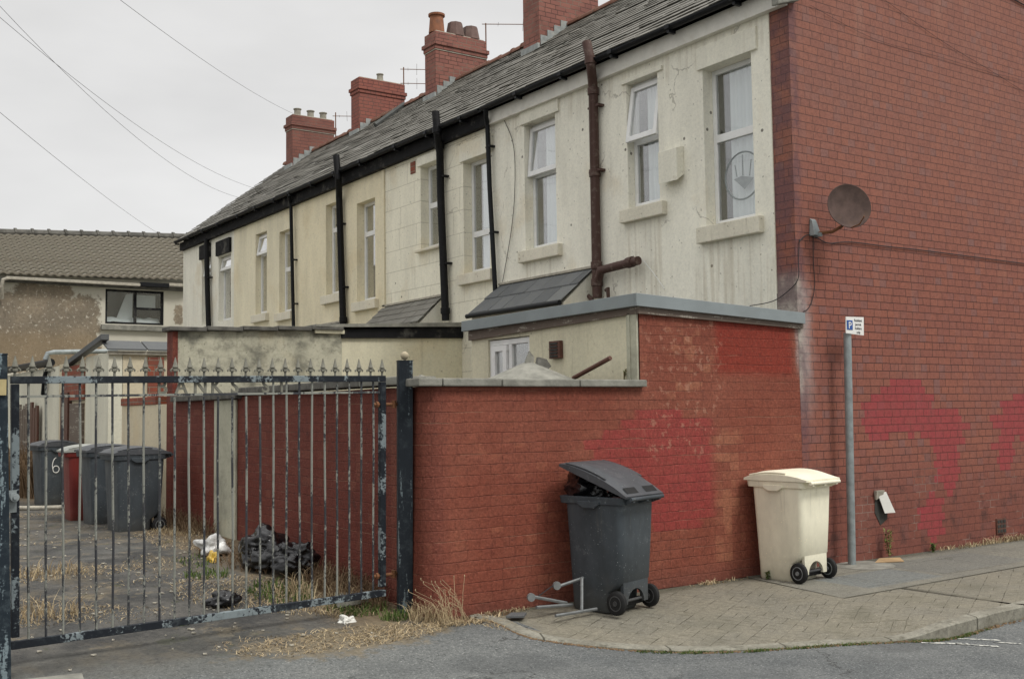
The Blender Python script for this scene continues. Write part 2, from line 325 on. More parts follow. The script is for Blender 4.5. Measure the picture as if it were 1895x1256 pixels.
def mat_footway():
    t = NT('footway_concrete', .92, spec=.2)
    p = t.pos(); o = t.sep(p)
    n = t.noise(p, 1.6, 6, .6)
    c = t.mix(t.ss(n, .35, .65), (.205, .197, .162), (.17, .165, .14))
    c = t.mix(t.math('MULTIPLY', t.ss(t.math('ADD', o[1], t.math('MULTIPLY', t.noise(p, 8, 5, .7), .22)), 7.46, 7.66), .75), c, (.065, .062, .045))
    m = t.rect(o[0], o[1], 8.35, 9.5, 6.42, 7.05, .02); c = t.mix(t.math('MULTIPLY', m, .7), c, (.15, .165, .165))
    c = t.mix(t.math('MULTIPLY', t.ss(t.math('SUBTRACT', o[1], t.math('MULTIPLY', t.math('SUBTRACT', o[0], 7.76), .0253)), 6.252, 6.238), .8), c, (.05, .048, .035)); m2 = t.rect(o[0], o[1], 9.6, 11.2, 6.5, 7.3, .02); c = t.mix(t.math('MULTIPLY', m2, .45), c, (.13, .135, .13))
    c = t.mix(t.math('MULTIPLY', t.ss(t.noise(p, 5, 6, .7), .52, .7), .5), c, (.10, .098, .08))
    br = brick_tex(t, o[0], t.math('ADD', o[1], .12), (1, 1, 1), (1, 1, 1), (0, 0, 0), .92, .66, .008, .2)
    c = t.mix(t.math('MULTIPLY', br[1], t.mr(t.noise(p, 1.5, 2), .4, .6, .1, .7)), c, (.06, .058, .045))
    sp = t.noise(p, 75, 3, .75)
    c = t.mix(t.ss(sp, .60, .72), c, (.40, .38, .32)); c = t.mix(t.ss(sp, .4, .28), c, (.06, .055, .045)); c = t.grain(p, c, .34, 28)
    t.color(c); t.bump(t.noise(p, 110, 3), .005, .8)
    return t.m

def mat_glass():
    m = D.materials.new('window_glass'); m.use_nodes = True; n = m.node_tree.nodes; l = m.node_tree.links; n.clear()
    out = n.new('ShaderNodeOutputMaterial'); mx = n.new('ShaderNodeMixShader'); tr = n.new('ShaderNodeBsdfTransparent'); gl = n.new('ShaderNodeBsdfGlossy')
    tr.inputs[0].default_value = (.97, .98, .975, 1); gl.inputs[0].default_value = (1, 1, 1, 1); gl.inputs['Roughness'].default_value = .02
    lw = n.new('ShaderNodeLayerWeight'); lw.inputs[0].default_value = .5; pw = n.new('ShaderNodeMath'); pw.operation = 'POWER'; pw.inputs[1].default_value = 2.6; l.new(lw.outputs['Facing'], pw.inputs[0]); fr = n.new('ShaderNodeMath'); fr.operation = 'MULTIPLY_ADD'; fr.inputs[1].default_value = 1.5; fr.inputs[2].default_value = .09; l.new(pw.outputs[0], fr.inputs[0])
    nz = n.new('ShaderNodeTexNoise'); nz.inputs['Scale'].default_value = 1.2; bp = n.new('ShaderNodeBump'); bp.inputs['Distance'].default_value = .01; bp.inputs['Strength'].default_value = .25
    l.new(nz.outputs[0], bp.inputs['Height']); l.new(bp.outputs[0], gl.inputs['Normal'])
    l.new(fr.outputs[0], mx.inputs[0]); l.new(tr.outputs[0], mx.inputs[1]); l.new(gl.outputs[0], mx.inputs[2]); l.new(mx.outputs[0], out.inputs[0])
    return m

def mat_blade(name, a, b):
    t = NT(name, .85, spec=.15); i = t.island(); t.color(t.mix(i, a, b)); return t.m

def mat_bag(name, col=(.005, .005, .006)):
    t = NT(name, .24, 0, .5); p = t.objc()
    t.color(t.mix(t.ss(t.noise(p, 5, 4), .5, .7), col, mul(col, 2.2)))
    v = t.noise(t.vmul(t.vadd(p, t.vmul(t.noise(p, 3, 3, col=True), (.5, .5, .5))), (1, 1, 2.2)), 7, 5, .6)
    t.bump(v, .014, .8); return t.m

M = {}
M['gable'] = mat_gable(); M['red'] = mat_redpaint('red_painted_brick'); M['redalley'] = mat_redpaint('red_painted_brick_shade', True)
M['r1'] = mat_render('pale_render', (.83, .805, .69), amt=.45)
M['r2'] = mat_render('ashlar_render', (.80, .765, .625), amt=.4, ashlar=True, pebble=.002)
M['r3'] = mat_render('buff_pebbledash', (.78, .71, .52), amt=.35, pebble=.008, holes=False)
M['r4'] = mat_render('yellow_pebbledash', (.79, .73, .55), amt=.3, pebble=.008, holes=False)
M['r5'] = mat_render('white_render', (.78, .76, .66), amt=.35, holes=False)
M['surr'] = mat_render('painted_stone_surround', (.78, .755, .64), amt=.7, dirt=(.27, .2, .12), holes=False, pebble=.003)
M['sill'] = mat_render('flaking_sill', (.70, .66, .54), amt=1.6, dirt=(.2, .15, .1), holes=False, pebble=.006)
M['ext'] = mat_render('extension_render', (.66, .62, .46), amt=.9, dirt=(.22, .19, .12), pebble=.005, holes=False)
M['stain'] = mat_render('stained_render', (.50, .48, .37), amt=.8, dirt=(.12, .12, .09), pebble=.006, holes=False, black=.85)
M['yard'] = mat_render('yard_render', (.62, .55, .40), amt=.8, dirt=(.22, .17, .1), pebble=.005, holes=False)
M['yardw'] = mat_render('yard_render_white', (.68, .66, .54), amt=.6, dirt=(.25, .22, .15), pebble=.005, holes=False)
M['pilaster'] = mat_render('pier_render', (.46, .45, .35), amt=.9, dirt=(.14, .14, .1), pebble=.006, holes=False, black=.35)
M['slate'] = mat_slate('roof_slate', (.145, .138, .118), (.185, .176, .152), .22, (.20, .195, .17))
M['slate2'] = mat_slate('blue_slate', (.085, .09, .092), (.13, .135, .135), .25, (.15, .155, .15))
M['ridge'] = mat_plain('ridge_tile', (.20, .10, .07), .85, nscale=5, dirt=(.16, .15, .12), damt=.8, bump=.004)
M['stack'] = mat_stackbrick(); M['stackred'] = mat_stackbrick('chimney_brick_red', (.29, .105, .076), (.25, .092, .07), (.09, .04, .036), .15)
M['stackdull'] = mat_stackbrick('chimney_brick_dull', (.24, .10, .075), (.21, .09, .07), (.12, .07, .06), .3)
M['yardbrick'] = mat_stackbrick('yard_brick', (.30, .08, .045), (.22, .07, .045), (.16, .13, .1), .5)
M['lead'] = mat_plain('lead_flashing', (.30, .32, .31), .6, nscale=9, dirt=(.42, .40, .34), damt=.5, bump=.003)
M['mort'] = mat_plain('cement', (.42, .39, .32), .95, nscale=12, bump=.006)
M['upvc'] = mat_plain('white_upvc', (.78, .78, .76), .35, var=.06, spec=.4, dirt=(.5, .47, .38), damt=.25)
M['whitewood'] = mat_plain('white_fascia', (.74, .72, .65), .6, var=.08, dirt=(.5, .44, .33), damt=.4)
M['glass'] = mat_glass()
def mat_net():
    t = NT('net_curtain', .9, spec=.1); p = t.pos(); o = t.sep(p)
    w = t.math('SINE', t.math('MULTIPLY', t.math('ADD', o[1], t.math('MULTIPLY', t.noise(p, 3, 2), .05)), 120))
    t.color(t.mix(t.mr(w, -1, 1, 0, .5), (.62, .66, .67), (.50, .54, .54))); return t.m
M['net'] = mat_net(); M['netdark'] = mat_plain('brown_curtain', (.22, .20, .15), .9, nscale=6, var=.5)
M['room'] = mat_plain('dim_room', (.045, .045, .04), .9)  # near-black colour stands in for the shade inside rooms and wall openings
M['black'] = mat_plain('black_plastic', (.006, .007, .009), .5, spec=.22, nscale=12, dirt=(.03, .028, .026), damt=.4)
M['tar'] = mat_plain('black_iron', (.006, .006, .007), .6, spec=.2, nscale=14, dirt=(.04, .035, .03), damt=.35, bump=.004)
M['blackwood'] = mat_plain('black_timber', (.012, .012, .013), .75, spec=.15, nscale=7, dirt=(.12, .115, .10), damt=.7, bump=.004)
M['brownpipe'] = mat_flaked('brown_pipe_paint', (.075, .042, .034), (.50, .44, .36), .74, 30, (1, 1, .5))
M['greyfascia'] = mat_plain('grey_fascia', (.235, .265, .27), .5, var=.1, nscale=3, dirt=(.2, .22, .21), damt=.3)
M['oldwood'] = mat_flaked('weathered_timber', (.13, .10, .08), (.34, .31, .26), .58, 6, (.4, .4, 3))
M['felt'] = mat_plain('roof_felt', (.10, .105, .1), .9, nscale=4)
M['coping'] = mat_plain('grey_coping', (.255, .25, .215), .92, nscale=7, var=.3, dirt=(.12, .12, .10), damt=.5, bump=.008)
M['copdark'] = mat_plain('dark_coping', (.13, .125, .11), .92, nscale=7, var=.4, dirt=(.05, .05, .045), damt=.6, bump=.008)
def mat_kerb():
    t = NT('kerb_stone', .92, spec=.2); p = t.pos(); o = t.sep(p)
    c = t.mix(t.ss(t.noise(p, 4, 5), .35, .65), (.27, .26, .215), (.19, .18, .145))
    c = t.mix(t.math('MULTIPLY', t.ss(t.noise(p, 9, 6, .7), .52, .66), .6), c, (.11, .105, .08)); c = t.grain(p, c, .35, 30)
    d = t.math('ADD', o[0], t.math('MULTIPLY', o[1], -.45))
    q = t.math('ABSOLUTE', t.math('SUBTRACT', t.math('FRACT', t.math('DIVIDE', d, .93)), .5))
    c = t.mix(t.math('MULTIPLY', t.ss(q, .488, .494), .85), c, (.05, .047, .035))
    c = t.mix(t.math('MULTIPLY', t.ss(t.math('ADD', o[2], t.math('MULTIPLY', t.noise(p, 14, 4), .04)), -.055, -.09), .6), c, (.085, .085, .05))
    t.color(c); t.bump(t.noise(p, 60, 4, .7), .006, .8); return t.m
M['kerb'] = mat_kerb()
M['asphalt'] = mat_ground(); M['paving'] = mat_paving(); M['footway'] = mat_footway()
M['gate'] = mat_flaked('flaking_gate_paint', (.012, .015, .02), (.19, .225, .235), .545, 2.6, (1, 1, .6))
M['gatebar'] = mat_flaked('worn_bar_paint', (.045, .047, .052), (.24, .245, .215), .50, 7, (1, 1, .22))
M['finial'] = mat_plain('aged_finial', (.19, .185, .15), .75, nscale=20)
M['post'] = mat_flaked('post_paint', (.012, .016, .021), (.12, .15, .16), .60, 9, (1.8, 1.8, .14))
M['postpale'] = mat_flaked('post_paint_pale', (.016, .024, .032), (.19, .24, .26), .53, 5, (1.5, 1.5, .16))
M['ball'] = mat_plain('ball_paint', (.42, .36, .25), .8, nscale=9, bump=.003)
M['rust'] = mat_plain('rust', (.17, .075, .035), .9, nscale=20, bump=.004)
M['galv'] = mat_plain('galvanised_steel', (.27, .30, .30), .5, .2, nscale=10, dirt=(.4, .4, .38), damt=.3)
M['signwhite'] = mat_plain('sign_white', (.78, .77, .73), .45, var=.05); M['signblue'] = mat_plain('sign_blue', (.03, .09, .30), .45, var=.05); M['ink'] = mat_plain('sign_ink', (.03, .03, .04), .6, var=.05)
M['dish'] = mat_plain('dish_rust', (.095, .062, .052), .85, nscale=9, var=.3, dirt=(.13, .08, .05), damt=.4)
def mat_bin(name, col, scuff, s=.35, r=.5):
    t = NT(name, r, 0, .4); p = t.objc()
    n = t.noise(t.vmul(p, (1, 1, .5)), 5, 6, .6)
    c = t.mix(t.ss(n, .3, .7), mul(col, 1+.35*s), mul(col, 1-.5*s))
    c = t.mix(t.math('MULTIPLY', t.ss(t.noise(t.vadd(p, (2, 3, 1)), 9, 7, .75), .56, .72), s), c, scuff)
    c = t.mix(t.ss(t.noise(p, 60, 2), .70, .73), c, mul(scuff, 1.8))
    oz = t.sep(p)[2]
    c = t.mix(t.math('MULTIPLY', t.ss(t.math('ADD', oz, t.math('MULTIPLY', t.noise(p, 7, 5, .7), .5)), .62, .22), .55), c, t.mix(.5, c, (.10, .085, .06)))
    c = t.mix(t.math('MULTIPLY', t.ss(t.noise(t.vmul(p, (14, 14, .8)), 1.5, 4), .60, .72), t.math('MULTIPLY', t.ss(oz, .35, .95), .4)), c, t.mix(.5, c, (.12, .11, .08)))
    t.color(c); t.bump(t.noise(p, 200, 2), .001, .6); t.rough(t.mr(n, .3, .7, r-.08, r+.15)); return t.m
M['bingrey'] = mat_bin('grey_bin_plastic', (.046, .056, .064), (.15, .165, .17), .5); M['binlid'] = mat_bin('grey_lid_plastic', (.060, .064, .070), (.16, .16, .16), .4)
M['bincream'] = mat_bin('cream_bin_plastic', (.80, .765, .60), (.60, .54, .38), .2); M['binred'] = mat_bin('red_bin_plastic', (.145, .016, .012), (.12, .02, .015), .4)
M['binpale'] = mat_bin('faded_lid_plastic', (.30, .31, .28), (.16, .17, .16), .5)
M['rubber'] = mat_plain('rubber', (.014, .014, .014), .75, nscale=20); M['hub'] = mat_plain('hub_grey', (.20, .21, .21), .5, nscale=15, dirt=(.08, .08, .08), damt=.5)
M['hubdark'] = mat_plain('hub_dark', (.06, .06, .06), .6, nscale=15)
M['bag'] = mat_bag('black_bin_bag'); M['bagw'] = mat_bag('white_carrier_bag', (.5, .5, .48)); M['bagy'] = mat_bag('yellow_bag', (.5, .33, .05))
M['alu'] = mat_plain('grey_alloy', (.22, .23, .23), .45, .4, nscale=15); M['wire'] = mat_plain('cable_black', (.02, .02, .022), .6); M['skywire'] = mat_plain('cable_grey', (.17, .17, .175), .7)
M['straw'] = mat_blade('dry_grass_blade', (.52, .42, .26), (.27, .20, .12)); M['green'] = mat_blade('green_grass_blade', (.10, .14, .04), (.06, .09, .025)); M['brownw'] = mat_blade('dead_weed', (.13, .085, .05), (.22, .15, .09))
M['leaf'] = mat_blade('weed_leaf', (.12, .16, .045), (.22, .21, .07))
M['card'] = mat_plain('cardboard', (.44, .30, .16), .85, nscale=6); M['paper'] = mat_plain('paper', (.66, .65, .60), .8, var=.1); M['vent'] = mat_plain('brown_vent', (.11, .05, .035), .6, nscale=15)
M['terracotta'] = mat_plain('terracotta', (.28, .12, .065), .85, nscale=7, dirt=(.14, .09, .07), damt=.5); M['cowl'] = mat_plain('brown_stone_pot', (.16, .105, .09), .85, nscale=7, dirt=(.2, .19, .15), damt=.5)
M['potgrey'] = mat_plain('buff_pot', (.30, .28, .23), .85, nscale=10)
M['pantile'] = mat_slate('pantile', (.19, .172, .135), (.19, .172, .135), .7, (.17, .15, .115))
def mat_far():
    t = NT('peeling_far_wall', .95, spec=.15); p = t.pos(); o = t.sep(p)
    white = t.mix(t.noise(p, 2, 5), (.62, .59, .50), (.50, .48, .40))
    br = t.mix(t.ss(t.noise(p, 1.3, 5), .35, .65), (.27, .225, .165), (.20, .17, .13)); br = t.mix(t.ss(t.noise(p, 9, 5, .75), .57, .62), br, (.50, .46, .38)); br = t.grain(p, br, .4, 14)
    br = t.mix(t.ss(o[2], 4.2, 3.7), br, t.mix(.5, br, (.26, .19, .11)))
    e = t.math('ADD', t.mx(t.rect(o[0], o[2], 2.0, 7.6, 2.9, 5.0, .3), t.rect(o[0], o[2], 9.65, 9.9, 4.3, 4.85, .1), t.rect(o[0], o[2], 5.4, 6.9, 4.6, 5.25, .2)), t.math('MULTIPLY', t.math('SUBTRACT', t.noise(p, 6, 7, .75), .5), 1.9))
    t.color(t.mix(t.ss(e, .34, .66), white, br)); t.bump(t.noise(p, 40, 4, .7), .02, .8); return t.m
M['farwall'] = mat_far()

# ------------------------------------------------------------------ mesh helpers
def wloc(o):
    v = Vector((0, 0, 0))
    while o is not None: v += o.location; o = o.parent
    return v
class MB:
    def __init__(s): s.v = []; s.f = []
    def add(s, vs, fs):
        k = len(s.v); s.v += [Vector(v) for v in vs]; s.f += [tuple(i+k for i in f) for f in fs]; return s
    def quad(s, *p): return s.add(p, [tuple(range(len(p)))])
    def box(s, x0, x1, y0, y1, z0, z1, m=None):
        vs = [Vector((x, y, z)) for x in (x0, x1) for y in (y0, y1) for z in (z0, z1)]
        if m is not None: vs = [m @ v for v in vs]
        return s.add(vs, [(0, 1, 3, 2), (4, 6, 7, 5), (0, 4, 5, 1), (2, 3, 7, 6), (0, 2, 6, 4), (1, 5, 7, 3)])
    def hull(s, bot, top):       # prism between two equal rings
        n = len(bot); return s.add(list(bot)+list(top), [tuple(range(n))[::-1], tuple(range(n, 2*n))] + [(i, (i+1) % n, n+(i+1) % n, n+i) for i in range(n)])
    def tube(s, pts, r, n=8, cap=True):
        pts = [Vector(p) for p in pts]; rings = []
        up = None
        for i, p in enumerate(pts):
            d = (pts[min(i+1, len(pts)-1)] - pts[max(i-1, 0)]).normalized()
            if up is None: up = d.orthogonal().normalized()
            a = (up - d*up.dot(d)).normalized(); up = a; b = d.cross(a)
            rr = r[i] if isinstance(r, (list, tuple)) else r
            rings.append([p + (a*math.cos(2*math.pi*k/n) + b*math.sin(2*math.pi*k/n))*rr for k in range(n)])
        return s.loft(rings, cap)
    def loft(s, rings, cap=True):
        n = len(rings[0]); k = len(rings); fs = []
        for i in range(k-1):
            for j in range(n): fs.append((i*n+j, i*n+(j+1) % n, (i+1)*n+(j+1) % n, (i+1)*n+j))
        if cap: fs += [tuple(range(n))[::-1], tuple(range((k-1)*n, k*n))]
        return s.add([v for r in rings for v in r], fs)
    def lathe(s, prof, c, n=16, axis='z'):
        rings = []
        for r, h in prof:
            ring = []
            for k in range(n):
                a = 2*math.pi*k/n; x, y = r*math.cos(a), r*math.sin(a)
                ring.append(Vector(c) + (Vector((x, y, h)) if axis == 'z' else Vector((x, h, y)) if axis == 'y' else Vector((h, x, y))))
            rings.append(ring)
        return s.loft(rings)
    def grid(s, fn, nu, nv):
        vs = [fn(i/nu, j/nv) for j in range(nv+1) for i in range(nu+1)]
        return s.add(vs, [(j*(nu+1)+i, j*(nu+1)+i+1, (j+1)*(nu+1)+i+1, (j+1)*(nu+1)+i) for j in range(nv) for i in range(nu)])
    def build(s, name, mat, parent=None, smooth=False, bev=0, world=True, fix=True):
        off = wloc(parent) if (parent is not None and world) else Vector((0, 0, 0))
        me = D.meshes.new(name); me.from_pydata([v-off for v in s.v], [], s.f); me.update()
        if bev or fix:
            bm = bmesh.new(); bm.from_mesh(me)
            if fix: bmesh.ops.recalc_face_normals(bm, faces=bm.faces)
            if bev: bmesh.ops.bevel(bm, geom=[e for e in bm.edges if len(e.link_faces) == 2 and e.calc_face_angle(0) > .6], offset=bev, segments=2, profile=.6, affect='EDGES', clamp_overlap=True)
            bm.to_mesh(me); bm.free()
        if smooth:
            for p in me.polygons: p.use_smooth = True
        if smooth == 'auto':
            me.polygons.foreach_set('use_smooth', [True]*len(me.polygons))
            bm = bmesh.new(); bm.from_mesh(me)
            for e in bm.edges: e.smooth = e.calc_face_angle(0) < .7 if len(e.link_faces) == 2 else True
            bm.to_mesh(me); bm.free()
        me.materials.append(M[mat] if isinstance(mat, str) else mat)
        o = D.objects.new(name, me); COL.objects.link(o); o.parent = parent
        return o
def tag(o, label=None, cat=None, group=None, kind=None):
    if label: o['label'] = label
    if cat: o['category'] = cat
    if group: o['group'] = group
    if kind: o['kind'] = kind
    return o
def thing(name, loc, label, cat, group=None, rz=0):
    o = D.objects.new(name, None); COL.objects.link(o); o.location = loc; o.rotation_euler.z = rz; o.empty_display_size = .1
    return tag(o, label, cat, group)

def holes_sheet(mb, P, u0, u1, v0, v1, holes, depth):
    """P(u,v,d)->point; sheet with rectangular holes and reveals of the given depth"""
    us = sorted({u0, u1, *[h[0] for h in holes], *[h[1] for h in holes]}); vs = sorted({v0, v1, *[h[2] for h in holes], *[h[3] for h in holes]})
    for a, b in zip(us, us[1:]):
        for c, d in zip(vs, vs[1:]):
            if any(h[0] <= (a+b)/2 <= h[1] and h[2] <= (c+d)/2 <= h[3] for h in holes): continue
            mb.quad(P(a, c, 0), P(b, c, 0), P(b, d, 0), P(a, d, 0))
    for a, b, c, d in holes:
        mb.quad(P(a, c, 0), P(b, c, 0), P(b, c, depth), P(a, c, depth)); mb.quad(P(a, d, 0), P(a, d, depth), P(b, d, depth), P(b, d, 0))
        mb.quad(P(a, c, 0), P(a, c, depth), P(a, d, depth), P(a, d, 0)); mb.quad(P(b, c, 0), P(b, d, 0), P(b, d, depth), P(b, c, depth))

FX = 8.88
def make_window(house, yr, yl, z0, z1, rec, style, tz=None, sill=True, lintel=0, cur='net', name='window', X=FX, oa=9, sillh=.17):
    """window in a wall facing -X. yr right edge, yl left edge"""
    f = MB(); fw = .055; xa = X+rec; xb = X+rec+.05
    f.box(xa, xb, yr, yr+fw, z0, z1); f.box(xa, xb, yl-fw, yl, z0, z1); f.box(xa, xb, yr+fw, yl-fw, z1-fw, z1); f.box(xa, xb, yr+fw, yl-fw, z0, z0+fw+.02)
    if tz: f.box(xa-.004, xb, yr+fw, yl-fw, tz-.045, tz+.045)
    if style == 'top': f.box(xa-.012, xa+.02, yr+.03, yl-.03, z0+.03, z0+.075)
    w = f.build(name, 'upvc', house, bev=.006)
    bz = z0+fw+.02; tzz = z1-fw
    mid = tz if tz else tzz
    MB().box(xa+.02, xa+.026, yr+fw, yl-fw, bz, mid-.045 if tz else tzz).build('pane', 'glass', w)
    if tz and style != 'top': MB().box(xa+.02, xa+.026, yr+fw, yl-fw, tz+.045, tzz).build('pane', 'glass', w)
    if tz and style == 'top':
        ang = R(oa); h = Vector((xa-.01, 0, z1-.05)); L = z1-.05-(tz-.03)
        rot = Matrix.Translation(h) @ Matrix.Rotation(ang, 4, 'Y')
        s = MB(); y0, y1 = yr+.01, yl-.01
        for b in ((y0, y0+.06, -L, 0), (y1-.06, y1, -L, 0), (y0+.06, y1-.06, -.06, 0), (y0+.06, y1-.06, -L, -L+.07)): s.box(-.03, .015, b[0], b[1], b[2], b[3], rot)
        s.build('sash', 'upvc', w, bev=.006)
        MB().box(-.006, 0, y0+.06, y1-.06, -L+.07, -.06, rot).build('pane', 'glass', w)
    if cur:
        c = MB(); yy0, yy1 = yr-.02, yl+.02
        def fn(a, b):
            y = yy0+(yy1-yy0)*a; return (X+rec+.085+.012*math.sin(y*60)+.01*math.sin(y*23+b), y, z0-.05+(z1-z0+.1)*b)
        gap = .30 if cur == 'net' else .0
        c.grid(lambda a, b: fn(a*(1-gap), b), 40, 2)
        c.build('curtain', 'net' if cur == 'net' else 'netdark', w, smooth=True)
    MB().box(X+.35, X+.36, yr-.3, yl+.3, z0-.3, min(z1+.3, 6.0)).build('dark_backing', 'room', w)  # dark sheet behind the glass, unlit room put into its colour
    if sill:
        MB().box(X-.085, X+rec-.002, yr-.12, yl+.09, z0-sillh, z0-.004).build('sill', 'sill', w, bev=.012)
    if lintel:
        MB().box(X-.03, X+.02, yr-.10, yl+.07, z1+.002, z1+lintel).build('lintel', 'surr', w, bev=.008)
    return w

# roof constants
EX, EZ, RX, RZ = 8.70, 6.19, 11.72, 8.54
def slope(s): return EX+(RX-EX)*s, EZ+(RZ-EZ)*s
def house_roof(h, y0, y1, seed):
    rd = random.Random(seed)
    base = MB(); base.quad((EX+.02, y0, EZ-.03), (EX+.02, y1, EZ-.03), (RX, y1, RZ-.03), (RX, y0, RZ-.03)); base.quad((RX, y0, RZ-.03), (RX, y1, RZ-.03), (14.75, y1, 6.14), (14.75, y0, 6.14))
    r = base.build('roof', 'felt', h)
    s = MB(); rows = 23; L = math.hypot(RX-EX, RZ-EZ); nx, nz = -(RZ-EZ)/L, (RX-EX)/L
    for i in range(rows):
        y = y0 - (.13 if i % 2 else 0)
        while y < y1:
            w = .255+rd.uniform(-.012, .012); ya, yb = max(y, y0)+.003, min(y+w, y1)-.003; y += w
            if yb-ya < .02: continue
            sl = rd.random() < .02; dn = rd.uniform(-.007, .007) - (rd.uniform(.02, .07) if sl else 0)
            sa = max(-.012, i/rows + dn/L); sb = min(1, (i+1.12)/rows)
            xa, za = slope(sa); xb, zb = slope(sb)
            sag = .018*mn.noise(Vector((y*.7, i*.45, seed)))
            ta, tb = .021+rd.uniform(-.003, .005)+sag, .006+sag
            t2 = ta+rd.uniform(-.003, .003)
            p = [(xa+nx*ta, ya, za+nz*ta), (xa+nx*t2, yb, za+nz*t2), (xb+nx*tb, yb, zb+nz*tb), (xb+nx*tb, ya, zb+nz*tb)]
            q = [(xa+nx*(ta-.011), ya, za+nz*(ta-.011)), (xa+nx*(t2-.011), yb, za+nz*(t2-.011))]
            s.add(p+q, [(0, 1, 2, 3), (0, 4, 5, 1), (0, 3, 4), (1, 5, 2)])
    s.build('slates', 'slate', r, fix=False)
    rt = MB(); y = y0
    while y < y1-.05:
        e = min(y+.44, y1); j = rd.uniform(-.012, .012)
        rings = []
        for yy, rr in ((y, .105), (e-.03, .10), (e-.03, .118), (e, .118)):
            rings.append([Vector((RX+rr*math.cos(a), yy, RZ-.03+j+rr*math.sin(a))) for a in [math.pi*k/8 for k in range(9)]])
        rt.loft(rings); y = e
    rt.build('ridge_tiles', 'ridge', r)
    return r
def gutter(h, y0, y1, off=0, brackets=True):
    g = MB(); X, Z = EX-.02, EZ-.03; nr = []
    for y in (y0, y1): nr.append([Vector((X+.05*math.cos(a), y, Z+.05*math.sin(a)+.0)) for a in [math.pi+math.pi*k/8 for k in range(9)]]+[Vector((X+.043*math.cos(a), y, Z+.043*math.sin(a))) for a in [2*math.pi-math.pi*k/8 for k in range(9)]])
    g.loft(nr)
    y = y0+.5
    while y < y1:
        g.box(X-.056, X-.045, y-.04, y+.04, Z-.04, Z+.008); g.box(X-.03, X+.08, y-.02, y+.02, Z-.085, Z-.055); y += 1.05
    return g.build('gutter', 'black', h, bev=0)
def pipe(h, name, pts, r, mat, clips=(), collars=()):
    m = MB(); m.tube(pts, r, 12)
    for (z, x, y) in collars: m.lathe([(r*1.0, -.05), (r*1.22, -.045), (r*1.22, .045), (r*1.0, .05)], (x, y, z), 12)
    for (z, x, y) in clips: m.box(x-.02, x+.1, y-r*2.0, y-r*.9, z-.015, z+.015); m.box(x+.0, x+.05, y+r*.9, y+r*2.0, z-.012, z+.012)
    return m.build(name, mat, h, smooth='auto')

# ------------------------------------------------------------------ terrace
def shell(h, y0, y1, mat, wins, x=FX, rec=.16, y0w=None):
    mb = MB(); a0 = y0 if y0w is None else y0w
    holes_sheet(mb, lambda u, v, d: (x+d, u, v), a0, y1, 0, 6.12, [(w[0], w[1], w[2], w[3]) for w in wins], rec+.05)
    wl = mb.build('rendered_wall', mat, h)
    return wl
BND = [7.6, 13.34, 16.75, 20.72, 24.12, 27.8]
# --- house 1
h1 = thing('terraced_house', (11, 7.6, 0), 'end terrace house with red brick gable and pale cream rendered rear wall', 'house', 'houses of the terrace')
W1 = [(8.14, 8.89, 3.74, 5.58), (9.66, 10.24, 4.16, 5.76), (11.74, 12.48, 3.93, 5.75)]
shell(h1, 7.6, 13.34, 'r1', W1, y0w=7.872)
g = MB(); g.quad((FX+.006, 7.6, 0), (FX+.006, 7.9, 0), (FX+.006, 7.9, 6.16), (FX+.006, 7.6, 6.16))
g.quad((FX+.006, 7.6, 0), (14.6, 7.6, 0), (14.6, 7.6, 6.16), (RX, 7.6, 8.52), (FX+.006, 7.6, 6.25))
g.quad((14.6, 7.6, 0), (14.6, 13.34, 0), (14.6, 13.34, 6.16), (14.6, 7.6, 6.16))
g.build('brick_gable', 'gable', h1)
MB().box(FX-.004, FX+.05, 7.865, 7.872, 2.87, 6.12).build('render_edge', 'sill', h1)
house_roof(h1, 7.56, 13.34, 1)
make_window(h1, *W1[0], .15, 'fixed', tz=4.77, lintel=.26, sillh=.19)
make_window(h1, *W1[1], .11, 'top', tz=5.02, lintel=.06)
make_window(h1, *W1[2], .14, 'top', tz=5.02, lintel=.22, oa=5)
MB().box(8.80, 8.879, 7.6, 13.34, 5.93, 6.13).build('fascia', 'whitewood', h1, bev=.004)
gutter(h1, 7.66, 13.28)
k = MB(); k.hull([(8.62, 7.50, 5.86), (8.98, 7.50, 5.98), (9.08, 7.50, 6.42), (8.62, 7.50, 6.2)], [(8.62, 7.595, 5.86), (8.98, 7.595, 5.98), (9.08, 7.595, 6.42), (8.62, 7.595, 6.2)])
k.build('kneeler', 'coping', h1, bev=.01)
bx = MB(); bx.hull([(FX-.001, 9.23, 4.42), (FX-.12, 9.23, 4.34), (FX-.12, 9.55, 4.34), (FX-.001, 9.55, 4.42)], [(FX-.001, 9.23, 4.76), (FX-.12, 9.23, 4.73), (FX-.12, 9.55, 4.73), (FX-.001, 9.55, 4.76)])
bx.build('wall_box', 'surr', h1, bev=.008)
P1 = [(8.64, 10.72, 6.40), (8.64, 10.66, 6.18), (8.64, 10.64, 6.08), (8.72, 10.72, 5.97), (8.80, 10.80, 5.84), (8.80, 10.80, 3.1)]
dp = pipe(h1, 'soil_pipe', P1, .062, 'brownpipe', clips=[(4.75, 8.80, 10.80), (5.6, 8.8, 10.8)], collars=[(5.80, 8.80, 10.80), (4.72, 8.80, 10.8), (3.52, 8.80, 10.8), (3.30, 8.8, 10.8), (6.14, 8.64, 10.65)])
b = MB(); b.tube([(8.80, 10.80, 3.26), (8.77, 10.68, 3.44), (8.76, 10.35, 3.455), (8.74, 9.92, 3.47)], .055, 12); b.tube([(8.745, 10.12, 3.465), (8.74, 10.02, 3.47)], .068, 12); b.tube([(8.8, 10.62, 3.18), (8.78, 10.56, 3.2), (8.78, 10.55, 3.05), (8.8, 10.75, 3.03)], .026, 8)
b.tube([(8.8, 11.0, 3.16), (8.78, 10.93, 3.12), (8.78, 10.82, 3.02)], .028, 8)
b.build('branch_pipe', 'brownpipe', dp, smooth='auto')
